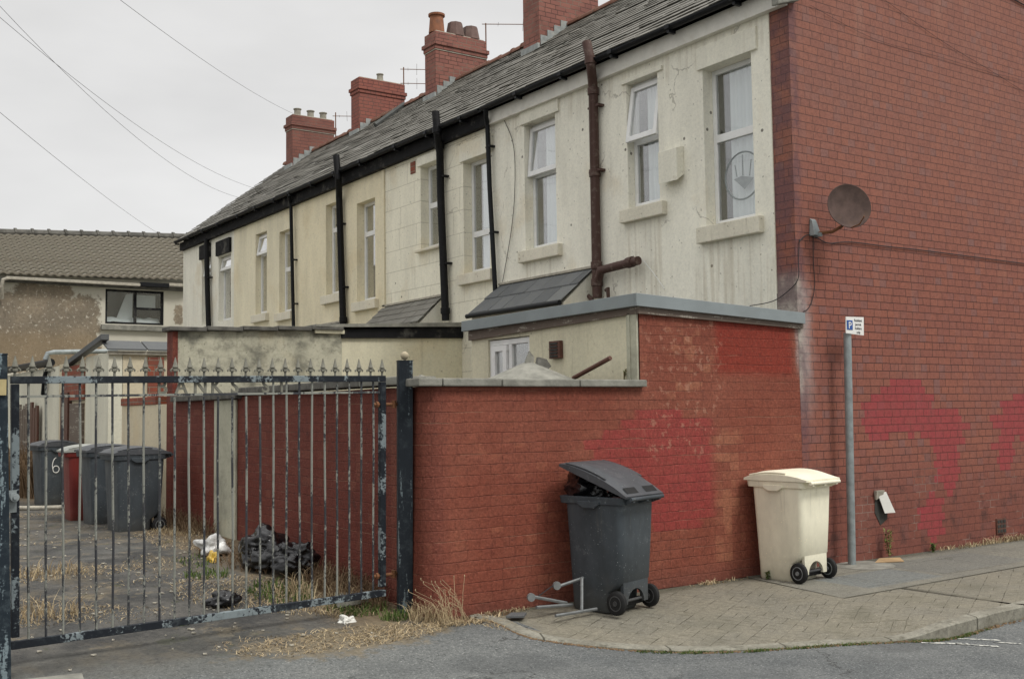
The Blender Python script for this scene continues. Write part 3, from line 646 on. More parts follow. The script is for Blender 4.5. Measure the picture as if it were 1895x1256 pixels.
wst = [o_ for o_ in h1.children if o_.name.startswith('window')][0]
m = MB(); YC, ZC, rr = 8.47, 4.28, .27
m.tube([(9.055, YC+rr*math.cos(a), ZC+rr*math.sin(a)) for a in [2*math.pi*k_/28 for k_ in range(29)]], .011, 6)
m.hull([(9.055, YC-.16, ZC-.05), (9.055, YC-.02, ZC-.16), (9.055, YC+.14, ZC-.02), (9.055, YC+.02, ZC+.0)], [(9.06, YC-.16, ZC-.05), (9.06, YC-.02, ZC-.16), (9.06, YC+.14, ZC-.02), (9.06, YC+.02, ZC+.0)])
for dy, z0_, z1_ in ((-.1, -.02, .16), (0, .0, .24), (.09, .0, .14)): m.tube([(9.055, YC+dy, ZC+z0_), (9.055, YC+dy*1.3, ZC+z1_)], .007, 5)
m.build('hanging_ornament', 'galv', wst, smooth='auto')
# --- house 2
def mkhouse(i, label, mat, wins): 
    y0, y1 = BND[i], BND[i+1]
    h = thing('terraced_house', (11, y0, 0), label, 'house', 'houses of the terrace')
    shell(h, y0+.001, y1, mat, wins); house_roof(h, y0, y1, i+1)
    MB().quad((14.6, y0, 0), (14.6, y1, 0), (14.6, y1, 6.16), (14.6, y0, 6.16)).build('front_wall', 'stack', h)
    f = MB(); f.box(8.78, 8.879, y0, y1, 5.93, 6.13); f.build('fascia', 'blackwood', h, bev=.004)
    gutter(h, y0, y1); return h
W2 = [(13.40, 14.13, 3.78, 5.54), (14.82, 15.46, 4.34, 5.73)]
h2 = mkhouse(1, 'second terraced house with cream render lined out in blocks and thick black soil pipe', 'r2', W2)
make_window(h2, *W2[0], .15, 'fixed', tz=4.40, lintel=.27)
make_window(h2, *W2[1], .15, 'fixed', tz=5.07, lintel=.16, sillh=.05)
W3 = [(17.09, 17.81, 3.68, 5.50), (18.50, 19.14, 3.93, 5.69)]
h3 = mkhouse(2, 'middle terraced house with buff pebbledash wall and chimney with three mismatched pots', 'r3', W3)
make_window(h3, *W3[0], .15, 'fixed', tz=4.93, cur='dark'); make_window(h3, *W3[1], .13, 'fixed', tz=5.2)
W4 = [(20.80, 21.44, 3.78, 5.50), (22.13, 22.78, 3.85, 5.64)]
h4 = mkhouse(3, 'fourth terraced house with pale yellow pebbledash and plain red chimney stack', 'r4', W4)
make_window(h4, *W4[0], .12, 'fixed', tz=4.70, cur='dark'); make_window(h4, *W4[1], .12, 'top', tz=5.19, cur='dark')
W5 = [(24.32, 25.14, 3.88, 5.44), (25.72, 26.34, 3.9, 5.5)]
h5 = mkhouse(4, 'far end terraced house with whitish render and dark boards above its windows', 'r5', W5)
make_window(h5, *W5[0], .12, 'top', tz=5.12, sill=False, cur='dark'); make_window(h5, *W5[1], .12, 'top', tz=5.12, sill=False)
bd = MB(); bd.box(8.82, 8.879, 24.28, 25.2, 5.46, 5.80); bd.build('window_board', 'blackwood', h5); bd = MB(); bd.box(8.82, 8.879, 25.68, 26.4, 5.52, 5.86); bd.build('window_board', 'blackwood', h5)
e = MB(); e.quad((FX, 27.8, 0), (14.6, 27.8, 0), (14.6, 27.8, 6.16), (RX, 27.8, 8.5), (FX, 27.8, 6.2)); e.build('end_wall', 'r5', h5)
# pipes
pipe(h2, 'soil_pipe', [(8.64, 14.55, 6.40), (8.64, 14.52, 6.20), (8.64, 14.50, 6.05), (8.72, 14.60, 5.94), (8.79, 14.68, 5.80), (8.79, 14.66, 5.0), (8.79, 14.55, 3.1)], .062, 'tar', clips=[(5.4, 8.79, 14.67), (4.0, 8.79, 14.6)], collars=[(5.9, 8.79, 14.69), (3.25, 8.79, 14.56), (6.1, 8.64, 14.51)])
pipe(h2, 'downpipe', [(8.68, 13.16, 6.14), (8.72, 13.22, 6.02), (8.80, 13.31, 5.93), (8.80, 13.27, 5.0), (8.80, 13.15, 3.35)], .036, 'black', clips=[(4.3, 8.80, 13.23), (5.6, 8.8, 13.3)])
pipe(h3, 'soil_pipe', [(8.64, 18.17, 6.44), (8.64, 18.08, 5.98), (8.72, 18.22, 5.86), (8.79, 18.36, 5.7), (8.79, 18.2, 3.2)], .062, 'tar', clips=[(5.2, 8.79, 18.38), (4.0, 8.79, 18.27)], collars=[(3.4, 8.79, 18.2)])
pipe(h4, 'downpipe', [(8.68, 20.5, 6.12), (8.79, 20.62, 5.95), (8.80, 20.5, 3.2)], .036, 'black', clips=[(4.8, 8.80, 20.56), (3.9, 8.8, 20.52)])
pipe(h5, 'soil_pipe', [(8.79, 25.75, 5.95), (8.79, 25.68, 4.8), (8.79, 25.52, 3.3)], .062, 'tar', clips=[(5.0, 8.79, 25.68)])
MB().box(FX-.03, FX-.001, 16.70, 16.80, 3.3, 5.92).build('render_strip', 'r3', h3)
rbk = MB(); rbk.box(FX-.012, FX-.001, 15.62, 15.78, 5.66, 5.86); rbk.build('bare_brick_patch', 'yardbrick', h2)
# chimneys
def chimney(h, x0, x1, y0, y1, ztop, mat, pots, cap=.16, band=True, whiteband=False, wide=.04):
    m = MB(); m.box(x0, x1, y0, y1, 7.2, ztop-cap-.16)
    m.box(x0-wide*.6, x1+wide*.6, y0-wide*.6, y1+wide*.6, ztop-cap-.16, ztop-cap-.08); m.box(x0-wide*1.3, x1+wide*1.3, y0-wide*1.3, y1+wide*1.3, ztop-cap-.08, ztop-cap)
    m.box(x0-.005, x1+.005, y0-.005, y1+.005, ztop-cap, ztop)
    c = m.build('chimney', mat, h, bev=.006)
    MB().box(x0+.03, x1-.03, y0+.03, y1-.03, ztop+.001, ztop+.03).build('flaunching', 'mort', c, bev=.01)
    if whiteband: MB().box(x0-.012, x1+.012, y0-.012, y1+.012, ztop-cap-.185, ztop-cap-.165).build('band', 'mort', c)
    for p in pots: p(c, ztop+.025)
    # stepped lead flashing on the near face
    f = MB(); sl = (RZ-EZ)/(RX-EX); n = 5
    for i in range(n):
        a = x0+.02+i*.15; za = EZ+(a+.16-EX)*sl
        if a+.15 < RX: f.box(a, a+.15, y0-.022, y0-.002, EZ+(a-EX)*sl-.02, za+.09)
    f.box(x0-.05, x0-.002, y0-.02, y1+.02, EZ+(x0-EX)*sl-.04, EZ+(x0-EX)*sl+.08)
    f.build('flashing', 'lead', c, bev=.004)
    return c
def potround(x, y, r0, r1, hh, mat):
    def fn(c, z): MB().lathe([(r0, 0), (r0*.97, hh*.1), (r1, hh*.86), (r1*1.25, hh*.9), (r1*1.25, hh), (r1*.8, hh), (r1*.8, hh-.1)], (x, y, z), 16).build('chimney_pot', mat, c, smooth='auto')
    return fn
def potsq(x, y, w0, w1, hh, mat):
    def fn(c, z):
        rg = lambda w, q: [Vector((x+a*w, y+b*w, z+q)) for a, b in ((-1, -.45), (-.45, -1), (.45, -1), (1, -.45), (1, .45), (.45, 1), (-.45, 1), (-1, .45))]
        MB().loft([rg(w0, 0), rg(w1, hh), rg(w1*.75, hh), rg(w1*.75, hh-.08)]).build('chimney_pot', mat, c, bev=.006)
    return fn
chimney(h2, 11.03, 12.38, 15.0, 15.48, 9.75, 'stack', [potround(11.4, 15.24, .14, .11, .45, 'terracotta')], whiteband=False)
chimney(h3, 11.18, 12.42, 18.8, 19.24, 9.49, 'stack', [potround(11.33, 19.0, .17, .14, .40, 'terracotta'), potsq(11.78, 19.0, .19, .14, .30, 'cowl'), potsq(12.16, 19.0, .19, .14, .28, 'cowl')], cap=.21, whiteband=True)
chimney(h4, 11.34, 12.56, 22.6, 23.02, 9.56, 'stackred', [potround(12.0, 22.8, .085, .07, .2, 'potgrey')], cap=.2, wide=.035)
chimney(h5, 11.10, 12.28, 25.94, 26.36, 9.42, 'stackdull', [potround(11.33, 26.15, .09, .085, .20, 'potgrey'), potround(11.7, 26.15, .09, .085, .20, 'potgrey'), potround(12.06, 26.15, .09, .085, .20, 'potgrey')], cap=.2, whiteband=True)
# raised slate verge strips on party walls
v = MB()
for (yv, s0, s1) in ((20.9, .72, .98),):
    a = slope(s0); c = slope(s1); v.tube([(a[0], yv, a[1]+.07), (c[0], yv+.1, c[1]+.07)], .06, 6)
v.build('valley_lead', 'felt', h4)

# ------------------------------------------------------------------ rear extensions
x1 = thing('rear_extension', (7.8, 7.6, 0), 'flat roofed rear extension with grey fascia and red painted brick end beside the gable', 'extension', 'flat roofed rear extensions')
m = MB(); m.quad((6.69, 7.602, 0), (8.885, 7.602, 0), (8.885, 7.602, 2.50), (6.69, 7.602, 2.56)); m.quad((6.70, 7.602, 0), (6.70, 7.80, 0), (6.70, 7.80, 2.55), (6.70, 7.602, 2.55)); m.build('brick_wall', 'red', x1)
m = MB(); holes_sheet(m, lambda u, v_, d: (6.69+d, u, v_), 7.765, 10.5, 0, 2.60, [(9.36, 10.16, 1.2, 2.46)], .1); m.quad((6.69, 10.5, 0), (8.87, 10.5, 0), (8.87, 10.5, 2.5), (6.69, 10.5, 2.5)); m.build('rendered_wall', 'ext', x1)
m = MB(); m.box(6.665, 6.689, 7.615, 7.76, 1.9, 2.55); m.box(6.655, 6.689, 7.70, 7.73, 1.92, 2.56); m.build('corner_board', 'pilaster', x1, bev=.003)
m = MB(); m.box(6.66, 6.685, 7.58, 10.5, 2.47, 2.585); m.box(6.66, 8.90, 7.57, 7.598, 2.47, 2.60)
mm = MB(); mm.hull([(6.655, 7.60, 2.545), (6.684, 7.60, 2.545), (6.684, 10.52, 2.475), (6.655, 10.52, 2.475)], [(6.655, 7.60, 2.612), (6.684, 7.60, 2.612), (6.684, 10.52, 2.585), (6.655, 10.52, 2.585)])
mm.hull([(6.655, 7.565, 2.545), (8.93, 7.565, 2.475), (8.93, 7.598, 2.475), (6.655, 7.598, 2.545)], [(6.655, 7.565, 2.612), (8.93, 7.565, 2.53), (8.93, 7.598, 2.53), (6.655, 7.598, 2.612)]); mm.build('timber_board', 'oldwood', x1, bev=.003)
mm = MB(); mm.hull([(6.60, 7.561, 2.612), (6.654, 7.561, 2.612), (6.654, 10.58, 2.582), (6.60, 10.58, 2.582)], [(6.60, 7.561, 2.73), (6.654, 7.561, 2.73), (6.654, 10.58, 2.70), (6.60, 10.58, 2.70)])
mm.hull([(6.60, 7.53, 2.612), (8.92, 7.53, 2.525), (8.92, 7.56, 2.525), (6.60, 7.56, 2.612)], [(6.60, 7.53, 2.73), (8.92, 7.53, 2.64), (8.92, 7.56, 2.64), (6.60, 7.56, 2.73)]); mm.build('fascia', 'greyfascia', x1, bev=.004)
MB().quad((6.62, 7.55, 2.70), (8.9, 7.55, 2.61), (8.9, 10.56, 2.62), (6.62, 10.56, 2.68)).build('roof', 'felt', x1)
wn = MB(); X0 = 6.715
for a, b_, c, d in ((9.36, 9.42, 1.3, 2.45), (10.10, 10.16, 1.3, 2.45), (9.42, 10.1, 2.39, 2.45), (9.73, 9.79, 1.3, 2.39)): wn.box(X0, X0+.06, a, b_, c, d)
for a, b_, c, d in ((9.80, 9.87, 1.3, 2.33), (10.02, 10.09, 1.3, 2.33), (9.79, 10.1, 2.32, 2.385)): wn.box(X0-.03, X0+.03, a, b_, c, d)
ww = wn.build('window', 'upvc', x1, bev=.005); MB().box(X0+.03, X0+.036, 9.42, 9.73, 1.3, 2.39).build('pane', 'glass', ww); MB().box(X0+.0, X0+.006, 9.87, 10.02, 1.3, 2.32).build('pane', 'glass', ww)
MB().grid(lambda a, b_: (6.88+.015*math.sin(a*30), 9.80+.32*a, 1.2+1.3*b_), 30, 1).build('curtain', 'netdark', ww, smooth=True)
MB().box(7.2, 7.21, 9.0, 10.45, 1.1, 2.46).build('dark_backing', 'room', ww)  # same dark sheet in place of the unlit interior
vt = MB(); vt.box(6.64, 6.689, 8.77, 8.95, 2.19, 2.37)
vo = vt.build('wall_vent', 'vent', x1, bev=.006); sl = MB()
for i in range(5): sl.box(6.628, 6.6395, 8.80, 8.92, 2.205+i*.032, 2.222+i*.032)
sl.build('louvre', 'room', vo)
# lean-to slate roofs on the facade
def leanto(y0, y1, xa, za, zt, label, mat='slate2', rows=2, wd=.34, cheek='surr', gutr=True):
    o = thing('lean_to_roof', (FX-.3, y0, za-.4), label, 'roof', 'small slate lean-to roofs')
    b_ = MB(); b_.hull([(xa+.04, y0+.02, za-.02), (FX-.001, y0+.02, zt-.03), (FX-.001, y0+.02, za-.5), (xa+.04, y0+.02, za-.5)], [(xa+.04, y1-.02, za-.02), (FX-.001, y1-.02, zt-.03), (FX-.001, y1-.02, za-.5), (xa+.04, y1-.02, za-.5)])
    b_.build('cheek_wall', cheek, o)
    s = MB(); rd = random.Random(int(y0*10))
    for i in range(rows):
        y = y0-(wd/2 if i % 2 else 0)
        while y < y1:
            ya, yb = max(y, y0)+.004, min(y+wd, y1)-.004; y += wd
            if yb-ya < .02: continue
            f0, f1 = i/rows-.01, min(1, (i+1.08)/rows); ta = .028+rd.uniform(-.003, .005); x_a, x_b = xa+(FX-xa)*f0, xa+(FX-xa)*f1; z_a, z_b = za+(zt-za)*f0, za+(zt-za)*f1
            s.add([(x_a, ya, z_a+ta), (x_a, yb, z_a+ta), (x_b-.002, yb, z_b+.008), (x_b-.002, ya, z_b+.008), (x_a, ya, z_a+ta-.016), (x_a, yb, z_a+ta-.016)], [(0, 1, 2, 3), (0, 4, 5, 1), (0, 3, 4), (1, 5, 2)])
    s.build('slates', mat, o, fix=False)
    if gutr: MB().tube([(xa-.03, y0, za-.02), (xa-.03, y1, za-.02)], .035, 10).build('gutter', 'black', o, smooth='auto')
    MB().box(FX-.03, FX-.002, y0, y1, zt+.01, zt+.04).build('flashing', 'mort', o)
    return o
leanto(10.94, 13.15, 8.33, 3.05, 3.50, 'blue grey slate lean-to roof between black downpipe and brown soil pipe', rows=2)
leanto(14.78, 16.79, 8.42, 3.08, 3.50, 'weathered slate lean-to roof with pale mortar verge beside thick black soil pipe', mat='slate', rows=4, wd=.25, gutr=False)
leanto(18.2, 20.4, 8.35, 3.2, 3.36, 'small low grey slate lean-to roof farthest along the terrace', mat='slate2', rows=2, gutr=False)

x2 = thing('rear_extension', (7.8, 14.2, 0), 'flat roofed cream extension with black timber fascia behind the stained wall', 'extension', 'flat roofed rear extensions')
MB().box(6.835, FX-.003, 14.22, 17.3, 0, 2.86).build('rendered_wall', 'ext', x2)
m = MB(); m.hull([(6.82, 14.175, 2.745), (FX, 14.175, 2.80), (FX, 14.218, 2.80), (6.82, 14.218, 2.745)], [(6.82, 14.175, 2.87), (FX, 14.175, 2.97), (FX, 14.218, 2.97), (6.82, 14.218, 2.87)]); m.build('fascia', 'blackwood', x2, bev=.004)
m = MB(); m.hull([(6.40, 14.12, 2.885), (FX, 14.12, 2.975), (FX, 14.22, 2.975), (6.40, 14.22, 2.885)], [(6.40, 14.12, 2.925), (FX, 14.12, 3.04), (FX, 17.4, 3.04), (6.40, 17.4, 2.925)]); m.build('roof', 'coping', x2)
wl = thing('boundary_wall', (5.6, 14.3, .3), 'stained rendered cross wall with grey coping and red painted end', 'wall')
m = MB(); m.hull([(4.47, 14.2, .2), (6.833, 14.2, .2), (6.833, 14.42, .2), (4.47, 14.42, .2)], [(4.47, 14.2, 2.77), (6.833, 14.2, 2.86), (6.833, 14.42, 2.86), (4.47, 14.42, 2.77)]); m.build('render', 'stain', wl)
MB().box(4.40, 4.468, 14.19, 14.43, .2, 2.77).build('red_end', 'redalley', wl)
for i in range(5):
    a, b_ = 4.34+i*.5, 4.34+i*.5+.494; z = 2.775+(a-4.34)*.038; m = MB(); m.box(a, min(b_, 6.83), 14.12, 14.48, z, z+.055); m.build('coping_stone', 'copdark', wl, bev=.01)
m = MB(); m.box(6.40, 6.86, 14.15, 14.198, 2.80, 2.865); m.build('moulding', 'ext', wl, bev=.015)

# ------------------------------------------------------------------ yard walls
yw = thing('yard_wall', (5.6, 7.65, 0), 'low red painted brick yard wall with grey coping behind the dark bin', 'wall')
m = MB(); pts = []
R0 = .16
prof = [(6.695, 7.6)] + [(4.40+R0-R0*math.sin(a), 7.6+R0-R0*math.cos(a)) for a in [math.pi/2*k/8 for k in range(9)]] + [(4.40, 8.2), (4.62, 8.2), (4.62, 7.82), (6.695, 7.82)]
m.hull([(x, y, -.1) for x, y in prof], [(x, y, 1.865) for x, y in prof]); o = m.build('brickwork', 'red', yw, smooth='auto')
for a, b_, z in ((4.30, 4.52, 1.868), (4.53, 5.10, 1.868), (5.11, 5.93, 1.866), (5.94, 6.72, 1.866)):
    MB().box(a, b_, 7.54, 7.86, z, z+.065).build('coping_stone', 'coping', yw, bev=.012)
aw = thing('alley_wall', (4.5, 11, .2), 'long dark red painted alley wall behind the gate with rendered pier', 'wall')
MB().box(4.402, 4.62, 8.202, 14.188, -.1, 1.87).build('brickwork', 'redalley', aw)
y = 7.87
for i in range(8):
    L = .78 if i != 4 else .7; z = 1.872 + (0.018 if y < 11.3 else -.03); MB().box(4.32, 4.66, y+.004, min(y+L, 14.18), z, z+.07).build('coping_stone', 'copdark' if i > 0 else 'coping', aw, bev=.012); y += L
MB().box(4.372, 4.401, 11.82, 12.52, 0, 1.835).build('rendered_pier', 'pilaster', aw, bev=.01)
ow = thing('alley_wall', (4.5, 15.4, .3), 'low cream rendered alley wall with brick on edge top beyond the stained wall', 'wall')
MB().box(4.405, 4.62, 14.44, 16.62, .1, 1.82).build('render', 'yard', ow)
MB().box(4.39, 4.63, 14.9, 16.64, 1.822, 1.93).build('brick_top', 'yardbrick', ow, bev=.008)
ob = thing('outbuilding', (6, 17.4, .3), 'cream rendered outbuilding with large blue grey slate edge above the low alley wall', 'outbuilding')
MB().box(4.62, 6.9, 17.4, 19.3, .1, 2.66).build('wall', 'yard', ob); MB().box(4.40, 4.615, 17.4, 18.84, .1, 2.66).build('end_pier', 'yardw', ob, bev=.01)
for i in range(4): 
    m = MB(); a = 4.36+i*.62; m.hull([(a, 17.30, 2.69), (a+.6, 17.30, 2.69), (a+.6, 17.7, 2.84), (a, 17.7, 2.84)], [(a, 17.30, 2.72), (a+.6, 17.30, 2.72), (a+.6, 17.7, 2.87), (a, 17.7, 2.87)]); m.build('roof_slate', 'slate2', ob, bev=.006)
MB().box(4.38, 6.9, 17.34, 17.399, 2.63, 2.685).build('mortar_bed', 'mort', ob)
MB().box(5.0, 5.25, 17.37, 17.399, 1.9, 2.6).build('bare_brick', 'yardbrick', ob)
o2 = thing('outbuilding', (5, 20, .3), 'low brick outbuilding with sloping slate edge and white gutter pipe beyond the bins', 'outbuilding')
m = MB(); m.hull([(4.405, 18.85, .1), (5.6, 18.85, .1), (5.6, 20.8, .1), (4.405, 20.8, .1)], [(4.405, 18.85, 2.62), (5.6, 18.85, 2.62), (5.6, 20.8, 2.62), (4.405, 20.8, 2.62)]); m.build('wall', 'yard', o2)
m = MB(); m.box(4.36, 4.404, 18.87, 20.4, 1.95, 2.55); m.build('brick_panel', 'yardbrick', o2)
m = MB(); m.box(4.35, 4.404, 18.9, 19.75, .2, 1.9); m.build('timber_door', 'oldwood', o2, bev=.005)
m = MB(); m.box(4.33, 4.404, 19.8, 20.35, .2, 2.1); m.build('door_frame', 'vent', o2, bev=.006)
m = MB(); m.hull([(4.3, 17.45, 2.86), (4.42, 17.45, 2.86), (4.42, 19.9, 2.55), (4.3, 19.9, 2.55)], [(4.3, 17.45, 2.95), (4.42, 17.45, 2.95), (4.42, 19.9, 2.63), (4.3, 19.9, 2.63)]); m.build('verge', 'slate2', o2, bev=.006)
MB().tube([(5.6, 21.5, 2.93), (4.45, 21.5, 2.885), (4.34, 21.5, 2.86), (4.30, 21.5, 2.74)], .045, 10).build('gutter', 'galv', o2, smooth='auto')
o3 = thing('alley_wall', (4.5, 24, .3), 'pale cream rendered wall with black gutter at the far left behind the gate', 'wall')
MB().box(4.405, 4.7, 20.82, 30.3, .1, 2.60).build('render', 'yardw', o3)
MB().tube([(4.36, 21.3, 2.68), (4.36, 27, 2.72)], .075, 10).build('gutter', 'black', o3, smooth='auto'); MB().tube([(4.36, 21.6, 2.66), (4.33, 21.7, 2.4), (4.33, 21.8, 2.1)], .04, 8).build('downpipe', 'black', o3, smooth='auto')
gt = thing('wooden_gate', (4.36, 23, .25), 'rotten brown timber gate leaning at the far end of the alley', 'gate')
for i in range(9):
    m = MB(); y = 22.2+i*.24; m.box(4.31, 4.345, y, y+.2, .25, 1.95+random.uniform(-.12, .1)); m.build('board', 'oldwood' if i > 3 else 'vent', gt, bev=.004)

# ------------------------------------------------------------------ far building
fb = thing('far_building', (7, 31, 0), 'old two storey building with pantiled roof and peeling brown wall across the alley', 'building')
m = MB(); holes_sheet(m, lambda u, v_, d: (u, 31+d, v_), -6, 12, 0, 5.5, [(7.74, 9.35, 4.25, 5.22)], .12); m.build('wall', 'farwall', fb)
def tilefn(a, b_, dy, dz):
    x = -6+18*a; ze = 5.46+(x-5)*.022; zr_r = 7.0+(x-5.5)*.056
    z = ze+(zr_r-ze)*b_+dz+.022*math.sin(x*2*math.pi/.21)+.02*mn.noise(Vector((x*.4, b_*3, 2)))+.012*mn.noise(Vector((x*3, b_*14, 5)))
    return (x, 30.8+3.2*b_+dy, z)
s = MB(); rows = 14; nu = 700; vs = []
for r_ in range(rows):
    for b_, dy, dz in ((r_/rows, -.05, -.005), (r_/rows, -.05, .06), ((r_+1)/rows, .03, -.012)):
        for q_ in range(nu+1): vs.append(tilefn(q_/nu, b_, dy, dz))
fs = []
for r_ in range(3*rows-1):
    for q_ in range(nu): fs.append((r_*(nu+1)+q_, r_*(nu+1)+q_+1, (r_+1)*(nu+1)+q_+1, (r_+1)*(nu+1)+q_))
s.add(vs, fs); rf = s.build('roof', 'pantile', fb, fix=False, smooth='auto')
m = MB(); x = -6
while x < 12:
    zr = 7.0+(x-5.5)*.056; m.tube([(x, 34, zr+.03), (x+.40, 34, zr+.05), (x+.41, 34, zr+.06), (x+.46, 34, zr+.06)], [.12, .12, .15, .15], 8); x += .46
m.build('ridge_tiles', 'copdark', rf, smooth='auto')
m = MB(); m.box(5.15, 8.6, 30.68, 30.78, 5.30, 5.38); m.tube([(5.2, 30.72, 5.33), (5.08, 30.72, 5.28), (5.05, 30.75, 5.1), (5.1, 30.9, 4.8)], .05, 8); m.build('white_gutter', 'mort', fb, bev=.01)
MB().box(8.61, 9.4, 30.68, 30.80, 5.31, 5.42).build('black_gutter', 'black', fb); MB().box(9.41, 9.95, 30.68, 30.78, 5.36, 5.44).build('white_gutter', 'mort', fb)
MB().box(-6, 12, 30.82, 30.99, 5.25, 5.34).build('soffit', 'copdark', fb)
f = MB()
for a, b_, c, d in ((7.74, 7.80, 4.25, 5.22), (9.29, 9.35, 4.25, 5.22), (7.8, 9.29, 5.16, 5.22), (7.8, 9.29, 4.25, 4.31), (8.53, 8.60, 4.31, 5.16), (8.6, 9.29, 4.68, 4.74)): f.box(a, b_, 31.04, 31.1, c, d)
fw = f.build('window', 'blackwood', fb); MB().box(7.8, 9.29, 31.075, 31.08, 4.31, 5.16).build('pane', 'glass', fw); MB().box(7.5, 9.6, 31.9, 31.91, 4.0, 5.3).build('dark_backing', 'room', fw)  # pane backed by a dark sheet standing in for the unlit room
c = MB(); c.hull([(8.05, 31.3, 4.25), (8.55, 31.3, 4.25), (8.56, 31.3, 5.15), (8.38, 31.3, 5.12)], [(8.05, 31.34, 4.25), (8.55, 31.34, 4.25), (8.56, 31.34, 5.15), (8.38, 31.34, 5.12)]); c.box(8.6, 9.2, 31.3, 31.33, 4.74, 5.12); c.build('curtain', 'net', fw)
MB().grid(lambda a, b_: (7.8+1.5*a, 31.15+.2*b_, 4.3+.16*b_+.09*mn.noise(Vector((a*3.1, b_, 3)))+.03*mn.noise(Vector((a*9, b_*3, 7)))), 40, 6).build('cloth', 'net', fw, smooth=True)
MB().box(7.62, 9.47, 30.88, 31.0, 4.07, 4.22).build('sill', 'coping', fb, bev=.015)
m = MB(); m.quad((-6, 34, 0), (12, 34, 0), (12, 34, 6.9), (-6, 34, 6.3)); m.build('back_wall', 'farwall', fb)

# ------------------------------------------------------------------ ground
def sm(x, a, b_):
    t_ = max(0, min(1, (x-a)/(b_-a))); return t_*t_*(3-2*t_)
PR = [(7.4, 0), (8.5, .09), (9.5, .17), (11.2, .26), (14, .30), (18, .26), (22, .2), (30, .18), (90, .18)]
def zr(x, y):
    if y > 7.4:
        for (a, za), (b_, zb) in zip(PR, PR[1:]):
            if a <= y <= b_: z = za+(zb-za)*(y-a)/(b_-a); break
        else: z = .18
        k_ = 1-sm(x, 4.5, 5.0); z = z*k_-.12*(1-k_)
    else: z = -.098+.098*sm(y, 6.0, 7.5)*(1-sm(x, 4.9, 5.4))
    if x < 6 and 4 < y < 24: z += .012*mn.noise(Vector((x*1.3, y*1.3, 0)))*(1 if y > 7.6 else .4)
    return z
def lines(a, b_, step, lo, hi):
    L = []; v_ = a
    while v_ <= b_+1e-6: L.append(v_); v_ += step
    d = step; v_ = a
    while v_ > lo: d *= 1.45; v_ -= d; L.insert(0, v_)
    d = step; v_ = b_
    while v_ < hi: d *= 1.45; v_ += d; L.append(v_)
    return L
gx = lines(-2, 9, .14, -250, 250); gy = lines(4.4, 24, .14, -250, 400)
m = MB(); m.add([(x, y, zr(x, y)) for y in gy for x in gx], [(j*len(gx)+i, j*len(gx)+i+1, (j+1)*len(gx)+i+1, (j+1)*len(gx)+i) for j in range(len(gy)-1) for i in range(len(gx)-1)])
tag(m.build('road', 'asphalt', fix=False, smooth=True), 'worn grey asphalt of the road and alley', None, kind='structure')
K = [(4.70, 7.62, .012), (4.80, 7.30, .01), (4.80, 6.80, -.03), (5.08, 6.40, -.068), (5.49, 5.92, -.080), (6.0, 5.60, -.083), (6.59, 5.36, -.083), (7.05, 5.14, -.078), (7.40, 4.99, .0), (7.94, 5.03, .004), (8.6, 5.07, .004), (12, 5.1, .004), (40, 5.1, .004)]
WX = [4.72, 4.86, 5.0, 5.3, 5.7, 6.2, 6.8, 7.2, 7.5, 7.9, 8.6, 12, 40]
def cat(L, n=5):
    out = []
    for i in range(len(L)-1):
        p0, p1, p2, p3 = L[max(i-1, 0)], L[i], L[i+1], L[min(i+2, len(L)-1)]
        for k_ in range(n):
            t_ = k_/n; out.append(tuple(.5*((2*b_)+(-a+c)*t_+(2*a-5*b_+4*c-d)*t_*t_+(-a+3*b_-3*c+d)*t_**3) for a, b_, c, d in zip(p0, p1, p2, p3)))
    out.append(tuple(L[-1])); return out
KK = cat(K); WW = [w[0] for w in cat([(w,) for w in WX])]
def off(i, d):
    a, b_ = Vector(KK[max(i-1, 0)][:2]), Vector(KK[min(i+1, len(KK)-1)][:2]); t_ = (b_-a).normalized(); n = Vector((-t_.y, t_.x))
    return KK[i][0]+n.x*d, KK[i][1]+n.y*d
nK = len(KK)
m = MB(); NV = 10; vs = []
for j in range(NV+1):
    for i in range(nK):
        x, y = off(i, .115); z = KK[i][2]; t_ = j/NV; vs.append((x+(WW[i]-x)*t_, y+(7.615-y)*t_, z+(0-z)*sm(t_, 0, 1) - .002))
m.add(vs, [(j*nK+i, j*nK+i+1, (j+1)*nK+i+1, (j+1)*nK+i) for j in range(NV) for i in range(nK-1)])
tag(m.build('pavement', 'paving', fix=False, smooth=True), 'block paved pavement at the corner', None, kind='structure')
m = MB(); rings = []
i0 = 0
for i in range(2, nK-1):
    a = off(i, 0); b_ = off(i, .115); a2 = off(i+1, 0); b2 = off(i+1, .115); za, zb = KK[i][2]+.003, KK[i+1][2]+.003
    n_ = max(1, int(math.dist(a, a2)/.9)) 
    for q in range(n_):
        f0, f1 = q/n_, (q+1)/n_-.006/n_
        L_ = lambda p, r_, f_: p+(r_-p)*f_
        A = (L_(a[0], a2[0], f0), L_(a[1], a2[1], f0)); A2 = (L_(a[0], a2[0], f1), L_(a[1], a2[1], f1)); B_ = (L_(b_[0], b2[0], f0), L_(b_[1], b2[1], f0)); B2 = (L_(b_[0], b2[0], f1), L_(b_[1], b2[1], f1)); z0_, z1_ = L_(za, zb, f0), L_(za, zb, f1)
        m.add([(*A, -.2), (*A2, -.2), (*B2, -.2), (*B_, -.2), (*A, z0_-.012), (*A2, z1_-.012), (*B2, z1_), (*B_, z0_), (A[0]*.88+B_[0]*.12, A[1]*.88+B_[1]*.12, z0_), (A2[0]*.88+B2[0]*.12, A2[1]*.88+B2[1]*.12, z1_)], [(0, 1, 5, 4), (4, 5, 9, 8), (8, 9, 6, 7), (0, 4, 8, 7, 3), (1, 2, 6, 9, 5)])
tag(m.build('kerb', 'kerb', fix=False), 'grey kerb stones dropping at the corner', None, kind='structure')
